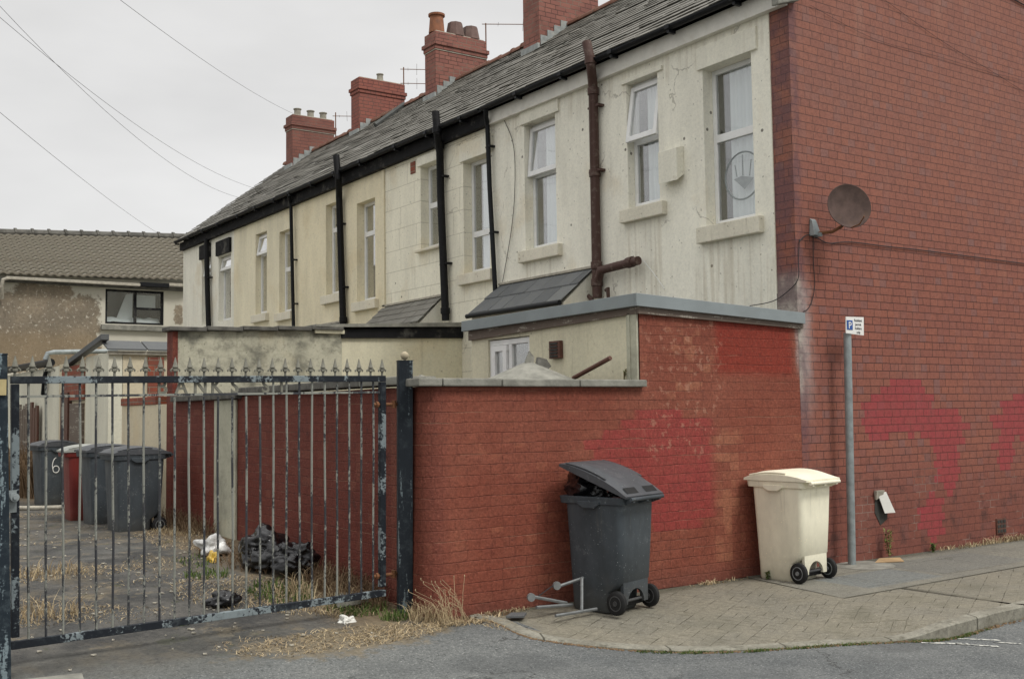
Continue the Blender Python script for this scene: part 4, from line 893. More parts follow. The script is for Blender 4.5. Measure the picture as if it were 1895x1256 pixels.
m = MB(); m.quad((7.76, 6.22, .003), (12.5, 6.34, .005), (40, 6.5, .005), (40, 7.6, .006), (8.0, 7.6, .006)); tag(m.build('footpath', 'footway', fix=False), 'smooth concrete strip of footpath beside the gable', None, kind='structure')
m = MB()
for (x, y, l, w_, a) in ((7.24, 4.90, .34, .045, .10), (7.55, 4.83, .3, .04, .05), (7.36, 4.72, .30, .04, -.1), (7.60, 4.63, .2, .03, -.1)):
    c_, s_ = math.cos(R(-52)+a), math.sin(R(-52)+a); u = Vector((c_, s_, 0)); n = Vector((-s_, c_, 0)); p = Vector((x, y, -.094))
    m.quad(p-u*l*.5-n*w_*.4, p+u*l*.5-n*w_*.5, p+u*l*.45+n*w_*.5, p-u*l*.5+n*w_*.4)
tag(m.build('road_marking', mat_flaked('worn_road_paint', (.12, .13, .13), (.55, .55, .5), .47, 22, (1, 1, 1)), fix=False), 'faded broken white paint on the road by the kerb', None, kind='structure')

# ------------------------------------------------------------------ gate and posts
A = Vector((1.325, 7.675, 1.949)); B = Vector((4.152, 7.835, 1.981)); A_ = Vector((1.374, 7.788, .139)); B_ = Vector((4.200, 7.950, .164))
def gp(f_, h_): return (A+(B-A)*f_)*h_ + (A_+(B_-A_)*f_)*(1-h_)
GD = (B-A).normalized(); GN = Vector((GD.y, -GD.x, 0)).normalized()
def bar(mb, p, q, wu, wn, up=Vector((0, 0, 1))):
    """rectangular bar from p to q; wu half width in gate plane across the bar, wn half depth"""
    d = (q-p).normalized(); s_ = d.cross(GN).normalized()
    ring = lambda c_: [c_+s_*a*wu+GN*b_*wn for a, b_ in ((-1, -1), (1, -1), (1, 1), (-1, 1))]
    mb.hull(ring(p), ring(q))
gate = thing('metal_gate', (2.75, 7.85, .1), 'tall flaking blue black metal gate with spear finials across the alley', 'gate')
m = MB(); bar(m, gp(.0, .975), gp(1, .975), .024, .02); bar(m, gp(0, .022), gp(1, .022), .026, .022); bar(m, gp(.009, .05), gp(.009, .96), .024, .021); bar(m, gp(.991, .05), gp(.991, .96), .026, .021)
m.build('frame', 'gate', gate, bev=.004)
m = MB(); bar(m, gp(.018, .915), gp(.982, .915), .008, .011); m.build('cross_rail', 'gatebar', gate)
rd = random.Random(3)
for k_ in range(1, 26):
    f_ = k_/26; m = MB(); letter = 9 <= k_ <= 16
    top = .905 if letter else .962
    p, q = gp(f_, .034), gp(f_, top); mid1 = p+(q-p)*.35+GD*rd.uniform(-.006, .006); mid2 = p+(q-p)*.7+GD*rd.uniform(-.006, .006)
    m.tube([p, mid1, mid2, q], .0085, 7); m.build('bar', 'gatebar', gate, smooth='auto')
for k_ in range(0, 27):
    p = gp(.009+k_/26*.982, .988); m = MB()
    m.lathe([(.009, 0), (.009, .03), (.02, .034), (.02, .044), (.012, .05), (.012, .058), (.021, .062), (.021, .068), (.018, .072), (.003, .135)], p, 8)
    for sg in (-1, 1): m.tube([p+Vector((0, 0, .048)), p+GD*sg*.022+Vector((0, 0, .053)), p+GD*sg*.034+Vector((0, 0, .042)), p+GD*sg*.030+Vector((0, 0, .032))], .0065, 6)
    m.build('finial', 'finial', gate, smooth='auto')
def letters(txt, fn, mat, size, parent, name, ext=.004, font=None, bold=.0):
    cu = D.curves.new(name, 'FONT'); cu.body = txt; cu.size = size; cu.extrude = ext; cu.align_x = 'CENTER'; cu.offset = bold; cu.resolution_u = 4
    ob = D.objects.new('tmp', cu); COL.objects.link(ob); bpy.context.view_layer.update()
    me = D.meshes.new_from_object(ob.evaluated_get(bpy.context.evaluated_depsgraph_get())); D.objects.remove(ob)
    off_ = wloc(parent)
    for v_ in me.vertices: v_.co = fn(v_.co) - off_
    me.materials.clear(); me.materials.append(M[mat]); o_ = D.objects.new(name, me); COL.objects.link(o_); o_.parent = parent; return o_
for ch, f_ in (('B', .353), ('A', .402), ('N', .452), ('K', .495), ('S', .545), ('S', .632), ('T', .678)):
    base = gp(f_, .919)
    letters(ch, lambda c_, b0=base: b0+GD*c_.x*.92+Vector((0, 0, 1))*c_.y-GN*(-c_.z), 'finial', .150, gate, 'letter', .005, bold=.003)
m = MB(); c0 = gp(.004, .555)+GN*.03
m.tube([c0+GN*.035, c0-GN*.02], .028, 14); m.tube([c0+GN*.05, c0+GN*.03], .014, 10); bar(m, gp(.0, .50)+GN*.024, gp(.0, .58)+GN*.024, .03, .004); m.build('latch', 'galv', gate, smooth='auto')
for hh in (.86, .10):
    p = gp(.995, hh); m = MB(); m.tube([p-GD*.09, p+GD*.15], .014, 8); m.lathe([(.022, -.03), (.022, .03)], p+GD*.10, 8); m.tube([p-GD*.07-GN*.0, p-GD*.05], .026, 8); m.build('hinge', 'rust', gate, smooth='auto')
def post(bx_, by_, tx, ty, tz, hw, mat, label, ball=True, az=0):
    o_ = thing('gate_post', (bx_, by_, 0), label, 'gate post', 'posts of the alley gate')
    c_, s_ = math.cos(az), math.sin(az); u, n = Vector((c_, s_, 0)), Vector((-s_, c_, 0))
    rg = lambda p, k_: [p+u*a*hw*k_+n*b_*hw*k_ for a, b_ in ((-1, -1), (1, -1), (1, 1), (-1, 1))]
    b0, t0 = Vector((bx_, by_, -.1)), Vector((tx, ty, tz))
    m = MB(); m.loft([rg(b0, 1), rg(b0*.5+t0*.5, 1), rg(t0, 1)]); m.build('shaft', mat, o_, bev=.006)
    MB().loft([rg(t0, 1.03), rg(t0+Vector((0, 0, .008)), 1.03)]).build('cap', mat, o_)
    prof_ = [(.012, 0)]+[(.034*math.cos(a), .04+.034*math.sin(a)) for a in [math.pi*(k_/10-.5) for k_ in range(1, 10)]]+[(.002, .0745)]
    MB().lathe(prof_, t0+Vector((0, 0, .008)), 14).build('ball_finial', 'ball', o_, smooth=True)
    return o_
post(4.372, 7.93, 4.317, 7.80, 2.075, .060, 'post', 'dark slim gate post with round ball top at the wall corner', az=R(-22))
np_ = post(1.262, 7.632, 1.185, 7.52, 2.055, .085, 'postpale', 'wide pale streaked gate post at the left edge of the picture', az=R(-5))
u = Vector((math.cos(R(-5)), math.sin(R(-5)), 0))
m = MB(); t0 = Vector((1.185, 7.52, 1.90))+Vector((u.y, -u.x, 0))*.088
m.quad(t0-u*.08, t0+u*.082, t0+u*.082-Vector((0, 0, .10)), t0-u*.08-Vector((0, 0, .10))); m.build('yellow_patch', mat_plain('old_yellow_paint', (.45, .37, .19), .8, var=.2), np_)

# ------------------------------------------------------------------ wheelie bins
def rrect(x0, x1, y0, y1, r, z, n=4):
    out = []
    for cx, cy, a0 in ((x1-r, y1-r, 0), (x0+r, y1-r, 90), (x0+r, y0+r, 180), (x1-r, y0+r, 270)):
        for k_ in range(n+1): a = R(a0+90*k_/n); out.append(Vector((cx+r*math.cos(a), cy+r*math.sin(a), z)))
    return out
def make_bin(name, loc, rz, label, body, lid, open_=0, hub='hub', group='wheelie bins', lean=0, detail=True, notch=True):
    o_ = thing(name, loc, label, 'wheelie bin', group, rz); o_.scale = (.9, .95, .985)
    m = MB(); m.loft([rrect(-.285, .12, -.215, .215, .04, .0), rrect(-.292, .13, -.23, .23, .045, .025), rrect(-.298, .14, -.236, .236, .05, .17), rrect(-.30, .22, -.239, .239, .05, .215), rrect(-.302, .268, -.241, .241, .05, .265), rrect(-.318, .29, -.256, .256, .055, .6), rrect(-.335, .305, -.272, .272, .06, .93)], True)
    m.build('body', body, o_, smooth='auto', world=False)
    arc = [(.105*math.cos(a), .075+.115*math.sin(a)) for a in [math.pi*k_/10 for k_ in range(11)]]
    prof_ = [(-.222, .075), (-.232, .30), (.232, .30), (.222, .075)] + [(y, z) for y, z in arc]
    m = MB(); xz = lambda z: .2505
    for sy in (-1, 1):
        half = [(sy*.192, .075), (sy*.196, .262), (0, .262)] + [(sy*.13*math.cos(a), .075+.12*math.sin(a)) for a in [math.pi/2*(1-k_/6) for k_ in range(7)]]
        m.hull([(xz(z)+.012, y, z) for y, z in half], [(xz(z)-.02, y, z) for y, z in half])
    m.build('back_skirt', body, o_, world=False)
    m = MB(); m.loft([rrect(-.335, .305, -.27, .27, .06, .90), rrect(-.385, .325, -.285, .285, .05, .905), rrect(-.395, .33, -.292, .292, .05, .965), rrect(-.37, .31, -.272, .272, .05, .968), rrect(-.31, .30, -.262, .262, .05, .93)], False)
    for sy in (-1, 1):
        m.hull([(-.16, sy*.285, .905), (-.10, sy*.285, .872), (.02, sy*.285, .872), (.08, sy*.285, .905), (.08, sy*.285, .93), (-.16, sy*.285, .93)], [(-.16, sy*.30, .905), (-.10, sy*.30, .872), (.02, sy*.30, .872), (.08, sy*.30, .905), (.08, sy*.30, .93), (-.16, sy*.30, .93)])
    m.build('rim', body, o_, bev=.004, world=False)
    m = MB()
    for y in (-.21, 0, .21): m.hull([(.30, y-.015, .90), (.41, y-.015, .93), (.41, y-.015, .965), (.30, y-.015, .97)], [(.30, y+.015, .90), (.41, y+.015, .93), (.41, y+.015, .965), (.30, y+.015, .97)])
    m.tube([(.405, -.26, .955), (.405, .26, .955)], .017, 10); m.build('handle', body, o_, smooth='auto', world=False)
    piv = Vector((.36, 0, .985)); rot = Matrix.Translation(piv) @ Matrix.Rotation(open_, 4, 'Y') @ Matrix.Translation(-piv)
    m = MB(); nx, ny = 16, 8
    def top(a, b_):
        x = -.405+.79*a; y = -.30+.60*b_; q = 2*b_-1; e = min(1, (1-abs(q))*7); ex = min(1, a*14, (1-a)*9)
        pr = .985+.085*(1-(2*a-.95)**2*.85)*1.0
        return Vector((x, y, .985+max(0.0, pr-.985)*(.55+.45*e)*(.45+.55*ex)))
    gridv = [top(i/nx, j/ny) for j in range(ny+1) for i in range(nx+1)]
    k0 = len(gridv); und = [Vector((v_.x, v_.y, .968 if True else 0)) for v_ in gridv]
    fs = [(j*(nx+1)+i, j*(nx+1)+i+1, (j+1)*(nx+1)+i+1, (j+1)*(nx+1)+i) for j in range(ny) for i in range(nx)]
    fs2 = [tuple(k0+a for a in f_[::-1]) for f_ in fs]
    for j in range(ny): 
        a, b_ = j*(nx+1), (j+1)*(nx+1); fs2 += [(a, b_, k0+b_, k0+a), (a+nx, k0+a+nx, k0+b_+nx, b_+nx)]
    for i in range(nx): a = i; b_ = ny*(nx+1)+i; fs2 += [(a, k0+a, k0+a+1, a+1), (b_, b_+1, k0+b_+1, k0+b_)]
    m.add([rot @ v_ for v_ in gridv+und], fs+fs2)
    lidm = m.build('lid', lid, o_, smooth='auto', world=False)
    for sy in (-.285, .285): m = MB(); m.tube([rot @ (top(a/12, (sy+.30)/.60)+Vector((0, 0, .004))) for a in range(1, 9)], .009, 6); m.build('lid_bead', lid, lidm, smooth='auto', world=False)
    if open_ > 0:
        for y0, y1 in ((-.24, -.06), (.06, .24)): MB().add([rot @ (top(a, (y+.30)/.60)+Vector((0, 0, .003))) for a in (.88, .96) for y in (y0, y1)], [(0, 1, 3, 2)]).build('lid_dark_patch', 'rubber', lidm, world=False, fix=False)  # flat dark patches on the lid, recess shade put into colour
    for sy in (-1, 1):
        m = MB(); c_ = (.235, sy*.262, .10); m.lathe([(.05, -.028), (.085, -.028), (.098, -.018), (.10, 0), (.098, .018), (.085, .028), (.05, .028)], c_, 24, 'y')
        w_ = m.build('wheel', 'rubber', o_, smooth='auto', world=False)
        m = MB(); m.lathe([(.004, -.034), (.02, -.036), (.022, -.024), (.05, -.022), (.058, -.031), (.064, -.029), (.064, .029), (.058, .031), (.05, .022), (.022, .024), (.02, .036), (.004, .034)], c_, 20, 'y'); m.build('rim', hub, w_, smooth='auto', world=False)
    MB().tube([(.235, -.25, .10), (.235, .25, .10)], .012, 8).build('axle', 'hubdark', o_, world=False, smooth='auto')
    MB().box(.15, .2, -.2, .2, .045, .10).build('axle_guard', 'rubber', o_, world=False, bev=.01)
    return o_
G = 'wheelie bins'
b1 = make_bin('wheelie_bin', (5.947, 7.17, -.012), R(-74), 'dark grey wheelie bin overflowing with its lid propped open against red wall', 'bingrey', 'binlid', R(19), hub='hubdark')
b2 = make_bin('wheelie_bin', (8.285, 7.22, .003), R(-83), 'cream wheelie bin standing beside the parking sign pole', 'bincream', 'bincream', 0)
b3 = make_bin('wheelie_bin', (3.77, 13.60, .25), R(4), 'dark grey bin nearest the gate in the alley row', 'bingrey', 'binlid', 0)
b4 = make_bin('wheelie_bin', (3.75, 14.75, .26), R(2), 'dark grey bin in the middle, half hidden behind the nearest alley bin', 'bingrey', 'binlid', 0)
b5 = make_bin('wheelie_bin', (3.70, 15.62, .24), R(-2), 'red bin with a faded pale lid in the alley', 'binred', 'binpale', 0)
b6 = make_bin('wheelie_bin', (3.93, 18.75, .25), R(6), 'dark grey bin with white painted 6 on its side, farthest in the alley', 'bingrey', 'binlid', 0)
m = MB(); pts = []
for t_ in range(0, 30):
    q = t_/29
    if q < .45: a = R(100+q/.45*95); pts.append((.045+.085*math.cos(a)*.9+.02, .66+.13*math.sin(a)))
    else: a = R(195+(q-.45)/.55*350); pts.append((.045+.055*math.cos(a)+.005, .60+.055*math.sin(a)))
m.tube([(x-.13, -.262, z) for x, z in pts], .008, 6); m.build('painted_number', 'signwhite', b6, world=False)
def blob(name, c_, r3, mat, label, cat, sub=5, seed=0, amp=.18, parent=None, flat=None, group=None):
    bm = bmesh.new(); bmesh.ops.create_icosphere(bm, subdivisions=sub, radius=1)
    for v_ in bm.verts:
        p = v_.co.copy(); n1 = mn.noise(p*1.4+Vector((seed, 0, 0))); n2 = abs(mn.noise(p*3.2+Vector((0, seed, 0)))); n3 = abs(mn.noise(p*7+Vector((0, 0, seed))))
        ww_ = mn.noise(Vector((p.x*2.6+n1*1.5, p.y*2.6, p.z*4.2))+Vector((seed, seed, 0))); k_ = 1+amp*n1*1.8-amp*abs(ww_)*1.1-amp*.06*n3
        q = Vector((p.x*r3[0]*k_, p.y*r3[1]*k_, p.z*r3[2]*k_)); 
        if q.z < -r3[2]*.55: q.z = -r3[2]*.55+(q.z+r3[2]*.55)*.1
        v_.co = q
    me = D.meshes.new(name); bm.to_mesh(me); bm.free()
    for p_ in me.polygons: p_.use_smooth = True
    me.materials.append(M[mat]); o_ = D.objects.new(name, me); COL.objects.link(o_); o_.location = c_
    if parent: o_.parent = parent
    elif label: tag(o_, label, cat, group)
    return o_
bg = blob('rubbish_bag', (5.87, 7.36, 1.0), (.21, .24, .16), 'bag', 'black rubbish bag bulging from the open dark bin', 'rubbish bag', seed=4)
b1x = 0
# rubbish heap behind the gate
blob('rubbish_bag', (3.98, 9.95, .36), (.24, .31, .23), 'bag', 'larger shiny black rubbish bag on the left, dumped against the alley wall', 'rubbish bag', seed=1, amp=.22, group='bags dumped by the alley wall')
blob('rubbish_bag', (4.08, 9.50, .32), (.19, .25, .20), 'bag', 'smaller crumpled black rubbish bag on the right of the dumped pair', 'rubbish bag', seed=2, amp=.26, group='bags dumped by the alley wall')
blob('carrier_bag', (3.80, 10.9, .33), (.17, .14, .12), 'bagw', 'crumpled white carrier bag beside the black rubbish bags', 'bag', seed=3, amp=.35, sub=4)
blob('carrier_bag', (3.70, 10.6, .23), (.06, .07, .09), 'bagy', 'small yellow bag in front of the white carrier bag', 'bag', seed=6, amp=.35, sub=4)
blob('dropped_shoe', (3.12, 8.72, .16), (.13, .08, .07), 'bag', 'black shoe shaped scrap lying on the dry grass behind gate', 'rubbish', seed=8, amp=.3, sub=4)
blob('crumpled_paper', (3.80, 7.84, .04), (.07, .06, .05), 'paper', 'crumpled white paper under the gate near its hinge post', 'litter', seed=9, amp=.4, sub=4)

# ------------------------------------------------------------------ grass and weeds
def blades(mb, cx, cy, rx, ry, n, h_, rnd, spread=.5, w=.006, z=None, bend=1.0):
    for _ in range(n):
        a = rnd.uniform(0, 2*math.pi); q = math.sqrt(rnd.random()); x = cx+rx*q*math.cos(a); y = cy+ry*q*math.sin(a)
        z0_ = zr(x, y) if z is None else z
        hh = h_*rnd.uniform(.35, 1.1); d = Vector((rnd.uniform(-1, 1), rnd.uniform(-1, 1), 0))*spread*hh; s_ = Vector((rnd.uniform(-1, 1), rnd.uniform(-1, 1), 0)).normalized()*w*rnd.uniform(.6, 1.3)
        p0 = Vector((x, y, z0_-.01)); p1 = p0+d*.35+Vector((0, 0, hh*.6)); p2 = p0+d*bend+Vector((0, 0, hh*rnd.uniform(.6, 1)))
        mb.add([p0-s_, p0+s_, p1+s_*.7, p1-s_*.7, p2], [(0, 1, 2, 3), (3, 2, 4)])
rnd = random.Random(11)
m = MB()
for (cx, cy, rx, ry, n, h_, sp_) in ((4.42, 7.62, .16, .14, 200, .20, .8), (4.62, 7.42, .34, .14, 700, .05, 2.2), (4.80, 7.2, .12, .22, 260, .04, 2.2), (3.6, 7.40, .85, .28, 1700, .036, 3.0), (4.0, 7.35, .4, .2, 500, .04, 2.6), (2.95, 7.6, .3, .16, 200, .03, 2.5),
        (1.9, 9.0, .5, .26, 600, .04, 2.3), (1.8, 9.0, .35, .15, 130, .20, .8), (2.35, 8.8, .4, .2, 300, .03, 2.3), (1.55, 9.5, .45, .3, 300, .035, 2.3), (2.2, 10.6, .8, .3, 700, .04, 2.3), (2.1, 10.6, .4, .2, 130, .19, .8), (1.7, 10.9, .5, .4, 500, .05, 2), (3.4, 9.2, .5, .7, 1500, .04, 2.3), (3.8, 8.6, .5, .5, 900, .06, 1.8), (3.9, 8.7, .35, .4, 160, .24, .7), (3.2, 10.4, .4, .8, 600, .03, 2.4), (2.6, 9.9, .4, .1, 110, .03, 2),
        (4.0, 8.2, .35, .3, 400, .07, 1.6), (3.9, 12.2, .4, 1.2, 1000, .04, 2.2), (4.1, 13.0, .25, .6, 300, .10, 1), (3.3, 16.8, .9, .3, 400, .04, 2), (2.9, 12.8, .9, .1, 200, .03, 2)):
    blades(m, cx, cy, rx, ry, n, h_, rnd, sp_, .0042)
for (cx, rx, n, h_) in ((11.6, .5, 140, .09), (12.6, .7, 300, .12), (13.6, .6, 200, .12), (5.1, .25, 120, .05), (7.6, .4, 80, .05), (7.45, .1, 50, .06)): blades(m, cx, 7.54, rx, .05, n, h_, rnd, 1.0, .005, .0)
tag(m.build('dry_grass', 'straw', fix=False), 'straw coloured dry grass growing through the asphalt and along the walls', 'grass', kind='stuff')
m = MB()
for (cx, cy, rx, ry, n, h_) in ((3.7, 8.9, .28, .4, 320, .11), (4.05, 8.15, .25, .25, 260, .11), (3.55, 10.6, .2, .3, 90, .08), (2.65, 8.35, .12, .08, 120, .05), (3.1, 8.4, .1, .08, 60, .05), (3.4, 9.9, .2, .2, 120, .1), (4.2, 7.75, .15, .1, 120, .1)): blades(m, cx, cy, rx, ry, n, h_, rnd, .7)
for i in range(3, nK-1):
    x, y = KK[i][0], KK[i][1]
    if x < 5.25 or x > 8.0: continue
    for _ in range(3):
        j = rnd.random(); x2_, y2_ = x+(KK[i+1][0]-x)*j, y+(KK[i+1][1]-y)*j
        dens = 46 if 5.3 < x < 5.6 or 5.8 < x < 6.7 or 7.1 < x < 7.7 else 12
        blades(m, x2_, y2_-.025, .07, .028, dens, .032, rnd, .9, .004, -.098)
tag(m.build('green_grass', 'green', fix=False), 'short green grass in the gutter and tufts in the alley', 'grass', kind='stuff')
m = MB(); blades(m, 4.2, 8.7, .2, .7, 900, .26, rnd, .9, .004); blades(m, 4.25, 13.2, .15, 1.0, 500, .3, rnd, .8, .004); blades(m, 4.15, 22.6, .25, 1.6, 1500, 1.1, rnd, .35, .012); blades(m, 4.9, 7.5, .25, .07, 120, .05, rnd, 1.2, .008, .0); blades(m, 3.95, 10.6, .3, .9, 500, .12, rnd, .9, .005)
tag(m.build('dead_weeds', 'brownw', fix=False), 'tangled brown dead weeds against the alley wall', 'weeds', kind='stuff')
# tall straw stalks leaning from the gate post
m = MB()
for i in range(44):
    p0 = Vector((4.55+rnd.uniform(-.14, .16), 7.44+rnd.uniform(-.05, .05), 0)); t_ = rnd.uniform(.14, .42); d = Vector((rnd.uniform(-1.1, .25), rnd.uniform(-.1, .35), 0))*t_
    m.tube([p0, p0+d*.35+Vector((0, 0, t_*.55)), p0+d+Vector((0, 0, t_*.85))], .0014, 4); 
    if i % 2: m.lathe([(.001, 0), (.005, .008), (.001, .02)], p0+d+Vector((0, 0, t_*.85)), 5)
tag(m.build('grass_clump', 'straw', fix=False), 'tall dry grass stalks leaning against the dark gate post', 'grass clump')
def weed(loc, h_, n, label, mat='leaf', wide=.06):
    o_ = thing('weed', loc, label, 'weed'); s_ = MB(); l_ = MB(); L = Vector(loc)
    for i in range(5):
        d = Vector((rnd.uniform(-.3, .3), rnd.uniform(-.3, .1), 1)).normalized(); s_.tube([L, L+d*h_*.5+Vector((0, 0, .02)), L+d*h_*rnd.uniform(.7, 1)], .003, 4)
        for q in range(n):
            p = L+d*h_*rnd.uniform(.15, 1); e = Vector((rnd.uniform(-1, 1), rnd.uniform(-1, .6), rnd.uniform(-.6, .5))).normalized()*rnd.uniform(.5, 1)*wide; w_ = e.cross(Vector((0, 0, 1))).normalized()*wide*.25
            l_.add([p, p+e*.5+w_, p+e, p+e*.5-w_], [(0, 1, 2, 3)])
    s_.build('stem', 'straw', o_, fix=False); l_.build('leaves', mat, o_, fix=False)
weed((10.15, 7.52, .0), .33, 26, 'tall yellow green weed growing at gable foot behind cardboard', wide=.05)
weed((10.95, 7.53, .0), .10, 22, 'small dark green weed at the foot of the gable', 'green', .045)
weed((8.03, 7.35, .0), .09, 12, 'tiny green weed at the left foot of the cream bin', 'green', .04)
weed((6.66, 7.80, 1.93), .12, 8, 'little weed growing on the wall coping by the corner board', 'green', .03)

# ------------------------------------------------------------------ sign, dish, cables, aerials
sg = thing('parking_sign', (9.40, 7.43, 0), 'grey pole with small white resident parking sign', 'road sign')
MB().tube([(9.405, 7.43, -.02), (9.435, 7.43, 1.3), (9.46, 7.43, 2.44)], .041, 16).build('pole', 'galv', sg, smooth='auto')
m = MB(); m.hull([(9.372, 7.375, 2.43), (9.662, 7.375, 2.415), (9.670, 7.375, 2.61), (9.378, 7.375, 2.605)], [(9.372, 7.385, 2.43), (9.662, 7.385, 2.415), (9.670, 7.385, 2.61), (9.378, 7.385, 2.605)]); pl = m.build('sign_plate', 'signwhite', sg)
MB().box(9.385, 9.478, 7.371, 7.3745, 2.468, 2.568).build('blue_panel', 'signblue', pl)
letters('P', lambda c_: Vector((9.432+c_.x, 7.3695-c_.z, 2.482+c_.y)), 'signwhite', .10, pl, 'letter_p', .0008, bold=.001)
for i, w_ in enumerate(('Resident', 'permit', 'holders', 'only')): letters(w_, lambda c_, q=i: Vector((9.572+c_.x*.92, 7.373-c_.z, 2.558-q*.042+c_.y)), 'ink', .040, pl, 'lettering', .0006)
m = MB(); m.lathe([(.0, 0), (.32, 0), (.34, .004), (.0, .02)], (9.5, 7.38, .004), 14); o = m.build('concrete_collar', 'coping', sg)
ds = thing('satellite_dish', (9.17, 7.6, 3.5), 'round rust brown satellite dish on the brick gable', 'satellite dish')
c0 = Vector((9.34, 7.28, 3.75)); n = Vector((-.42, -.88, .12)).normalized(); u = n.cross(Vector((0, 0, 1))).normalized(); w_ = u.cross(n)
m = MB(); rg = []
for r_, q in ((.0005, -.0), (.07, .004), (.14, .016), (.20, .033), (.235, .05), (.24, .046), (.235, .038), (.20, .021), (.14, .004), (.07, -.008), (.0005, -.012)):
    rg.append([c0+u*r_*1.02*math.cos(a)+w_*r_*math.sin(a)*1.0+n*q for a in [2*math.pi*k_/32 for k_ in range(32)]])
m.loft(rg); m.build('reflector', 'dish', ds, smooth='auto')
m = MB(); m.tube([(9.19, 7.55, 3.50), (9.24, 7.40, 3.50), (9.30, 7.33, 3.55), (9.33, 7.32, 3.62), c0-n*.03], .018, 8); m.build('arm', 'rust', ds, smooth='auto')
m = MB(); m.hull([(9.10, 7.598, 3.47), (9.24, 7.598, 3.47), (9.20, 7.598, 3.66), (9.12, 7.598, 3.66)], [(9.11, 7.53, 3.475), (9.22, 7.53, 3.475), (9.19, 7.57, 3.64), (9.12, 7.57, 3.64)]); m.box(9.16, 9.2, 7.5, 7.6, 3.46, 3.5); m.build('bracket', 'galv', ds, bev=.005)
m = MB(); e0 = c0+w_*(-.235)+n*.04; m.tube([e0, e0+n*.18-w_*.02, e0+n*.30+w_*.03], .007, 6); m.build('feed_arm', 'rust', ds)
def cable(pts, r_, label, mat='wire', cat_='cable', group=None, name='wall_cable', n=6):
    return tag(MB().tube(cat([tuple(p) for p in pts], 5), r_, n).build(name, mat, smooth='auto', fix=False), label, cat_, group)
Yc = 7.585
cable([(8.93, Yc, 3.40), (9.05, Yc, 3.475), (9.2, Yc, 3.46), (9.4, Yc, 3.415), (9.75, Yc, 3.455), (10.4, Yc, 3.455), (11.2, Yc, 3.46), (13.4, Yc, 3.445), (14.5, Yc, 3.44)], .0055, 'black cable running level across the gable below the dish')
cable([(9.15, Yc, 3.47), (9.14, Yc, 3.2), (9.15, Yc, 2.95), (9.10, Yc, 2.78), (9.03, Yc, 2.69), (8.96, Yc, 2.66)], .0045, 'black cable dropping from the dish bracket to extension roof')
cable([(8.93, Yc, 3.42), (8.905, Yc, 3.2), (8.89, Yc, 3.0), (8.86, 7.7, 2.88), (8.84, 7.9, 2.79), (8.6, 8.0, 2.74)], .005, 'thin cable looping down the brick corner')
cable([(9.22, Yc, 6.0), (10.3, Yc, 5.83), (11.5, Yc, 5.84), (12.6, Yc, 5.83), (13.4, Yc, 5.84), (14.4, Yc, 5.7)], .0018, 'lower of two thin wires slanting across the upper gable', group='thin wires on the gable')
cable([(10.45, Yc, 6.35), (11.6, Yc, 6.05), (12.6, Yc, 5.86), (13.6, Yc, 5.66), (14.5, Yc, 5.5)], .0022, 'upper of two thin wires slanting across the gable top', group='thin wires on the gable')
cable([(12.9, Yc, 6.93), (13.5, Yc, 6.87), (14.4, Yc, 6.75)], .009, 'short black cable at the top right corner of the gable')
cable([(8.865, 12.95, 5.92), (8.86, 12.72, 5.5), (8.86, 12.70, 4.9), (8.86, 12.80, 4.3), (8.86, 13.05, 3.55)], .005, 'loose black wire hanging down between downpipe and open window')
cable([(8.74, 9.85, 3.48), (8.83, 9.75, 3.3), (8.86, 9.6, 3.1)], .004, 'thin white string hanging from the branch pipe', 'upvc')
def sag(p, q, s_, n=10):
    p, q = Vector(p), Vector(q); return [p+(q-p)*(i/n)-Vector((0, 0, s_*4*(i/n)*(1-i/n))) for i in range(n+1)]
GW = 'overhead wires in the sky'
def oh(p, q, s_, label): tag(MB().tube(sag(p, q, s_, 24), .0032, 5).build('overhead_wire', 'skywire', smooth='auto', fix=False), label, 'overhead wire', GW)
oh((-.43, 9.67, 7.18), (9.76, 26.0, 7.10), .75, 'overhead wire crossing another and ending lower on the slate roof')
oh((-.56, 9.68, 6.69), (10.16, 26.0, 7.38), .55, 'overhead wire crossing another and ending higher up the slate roof')
oh((.70, 8.56, 5.85), (11.12, 25.93, 9.44), .20, 'overhead wire ending at the three pot chimney, highest in the sky')
oh((-.23, 8.03, 4.95), (9.33, 31, 6.80), .15, 'overhead wire coming down to the pantiled roof, lowest in the sky')
def aerial(loc, h_, booms, label, dirx=(-.2, 1)):
    o_ = thing('tv_aerial', loc, label, 'tv aerial', 'television aerials on the chimneys'); L = Vector(loc)
    MB().tube([L, L+Vector((0, 0, h_))], .014, 6).build('mast', 'rust', o_, smooth='auto')
    for dz, ln, dx, el in booms:
        d = Vector((dx[0], dx[1], 0)).normalized(); p = L+Vector((0, 0, dz)); m = MB(); m.tube([p-d*.08, p+d*ln], .009, 5)
        s_ = Vector((-d.y, d.x, 0))
        for k_ in range(el): c_ = p+d*(ln*(k_+.5)/el); m.tube([c_-s_*.12+Vector((0, 0, .1*(k_ % 2))), c_+s_*.12-Vector((0, 0, .1*(k_ % 2)))], .004, 4)
        m.build('boom', 'rust', o_)
    MB().box(L.x-.09, L.x+.03, L.y-.03, L.y+.03, L.z+.1, L.z+.16).build('clamp', 'rust', o_)
aerial((12.52, 18.95, 8.95), 1.0, [(.98, 1.6, (.9, -.55), 3)], 'tall aerial with one long arm on chimney with three mismatched pots')
aerial((12.62, 22.75, 8.8), 1.25, [(1.2, .85, (.9, -.5), 4), (.85, .85, (.9, -.5), 4)], 'aerial with two stacked arms on the plain red chimney')
aerial((12.40, 26.1, 8.6), 1.1, [(1.0, .6, (.9, -.5), 3), (.25, .2, (-1, .1), 1)], 'small aerial beside the farthest chimney')

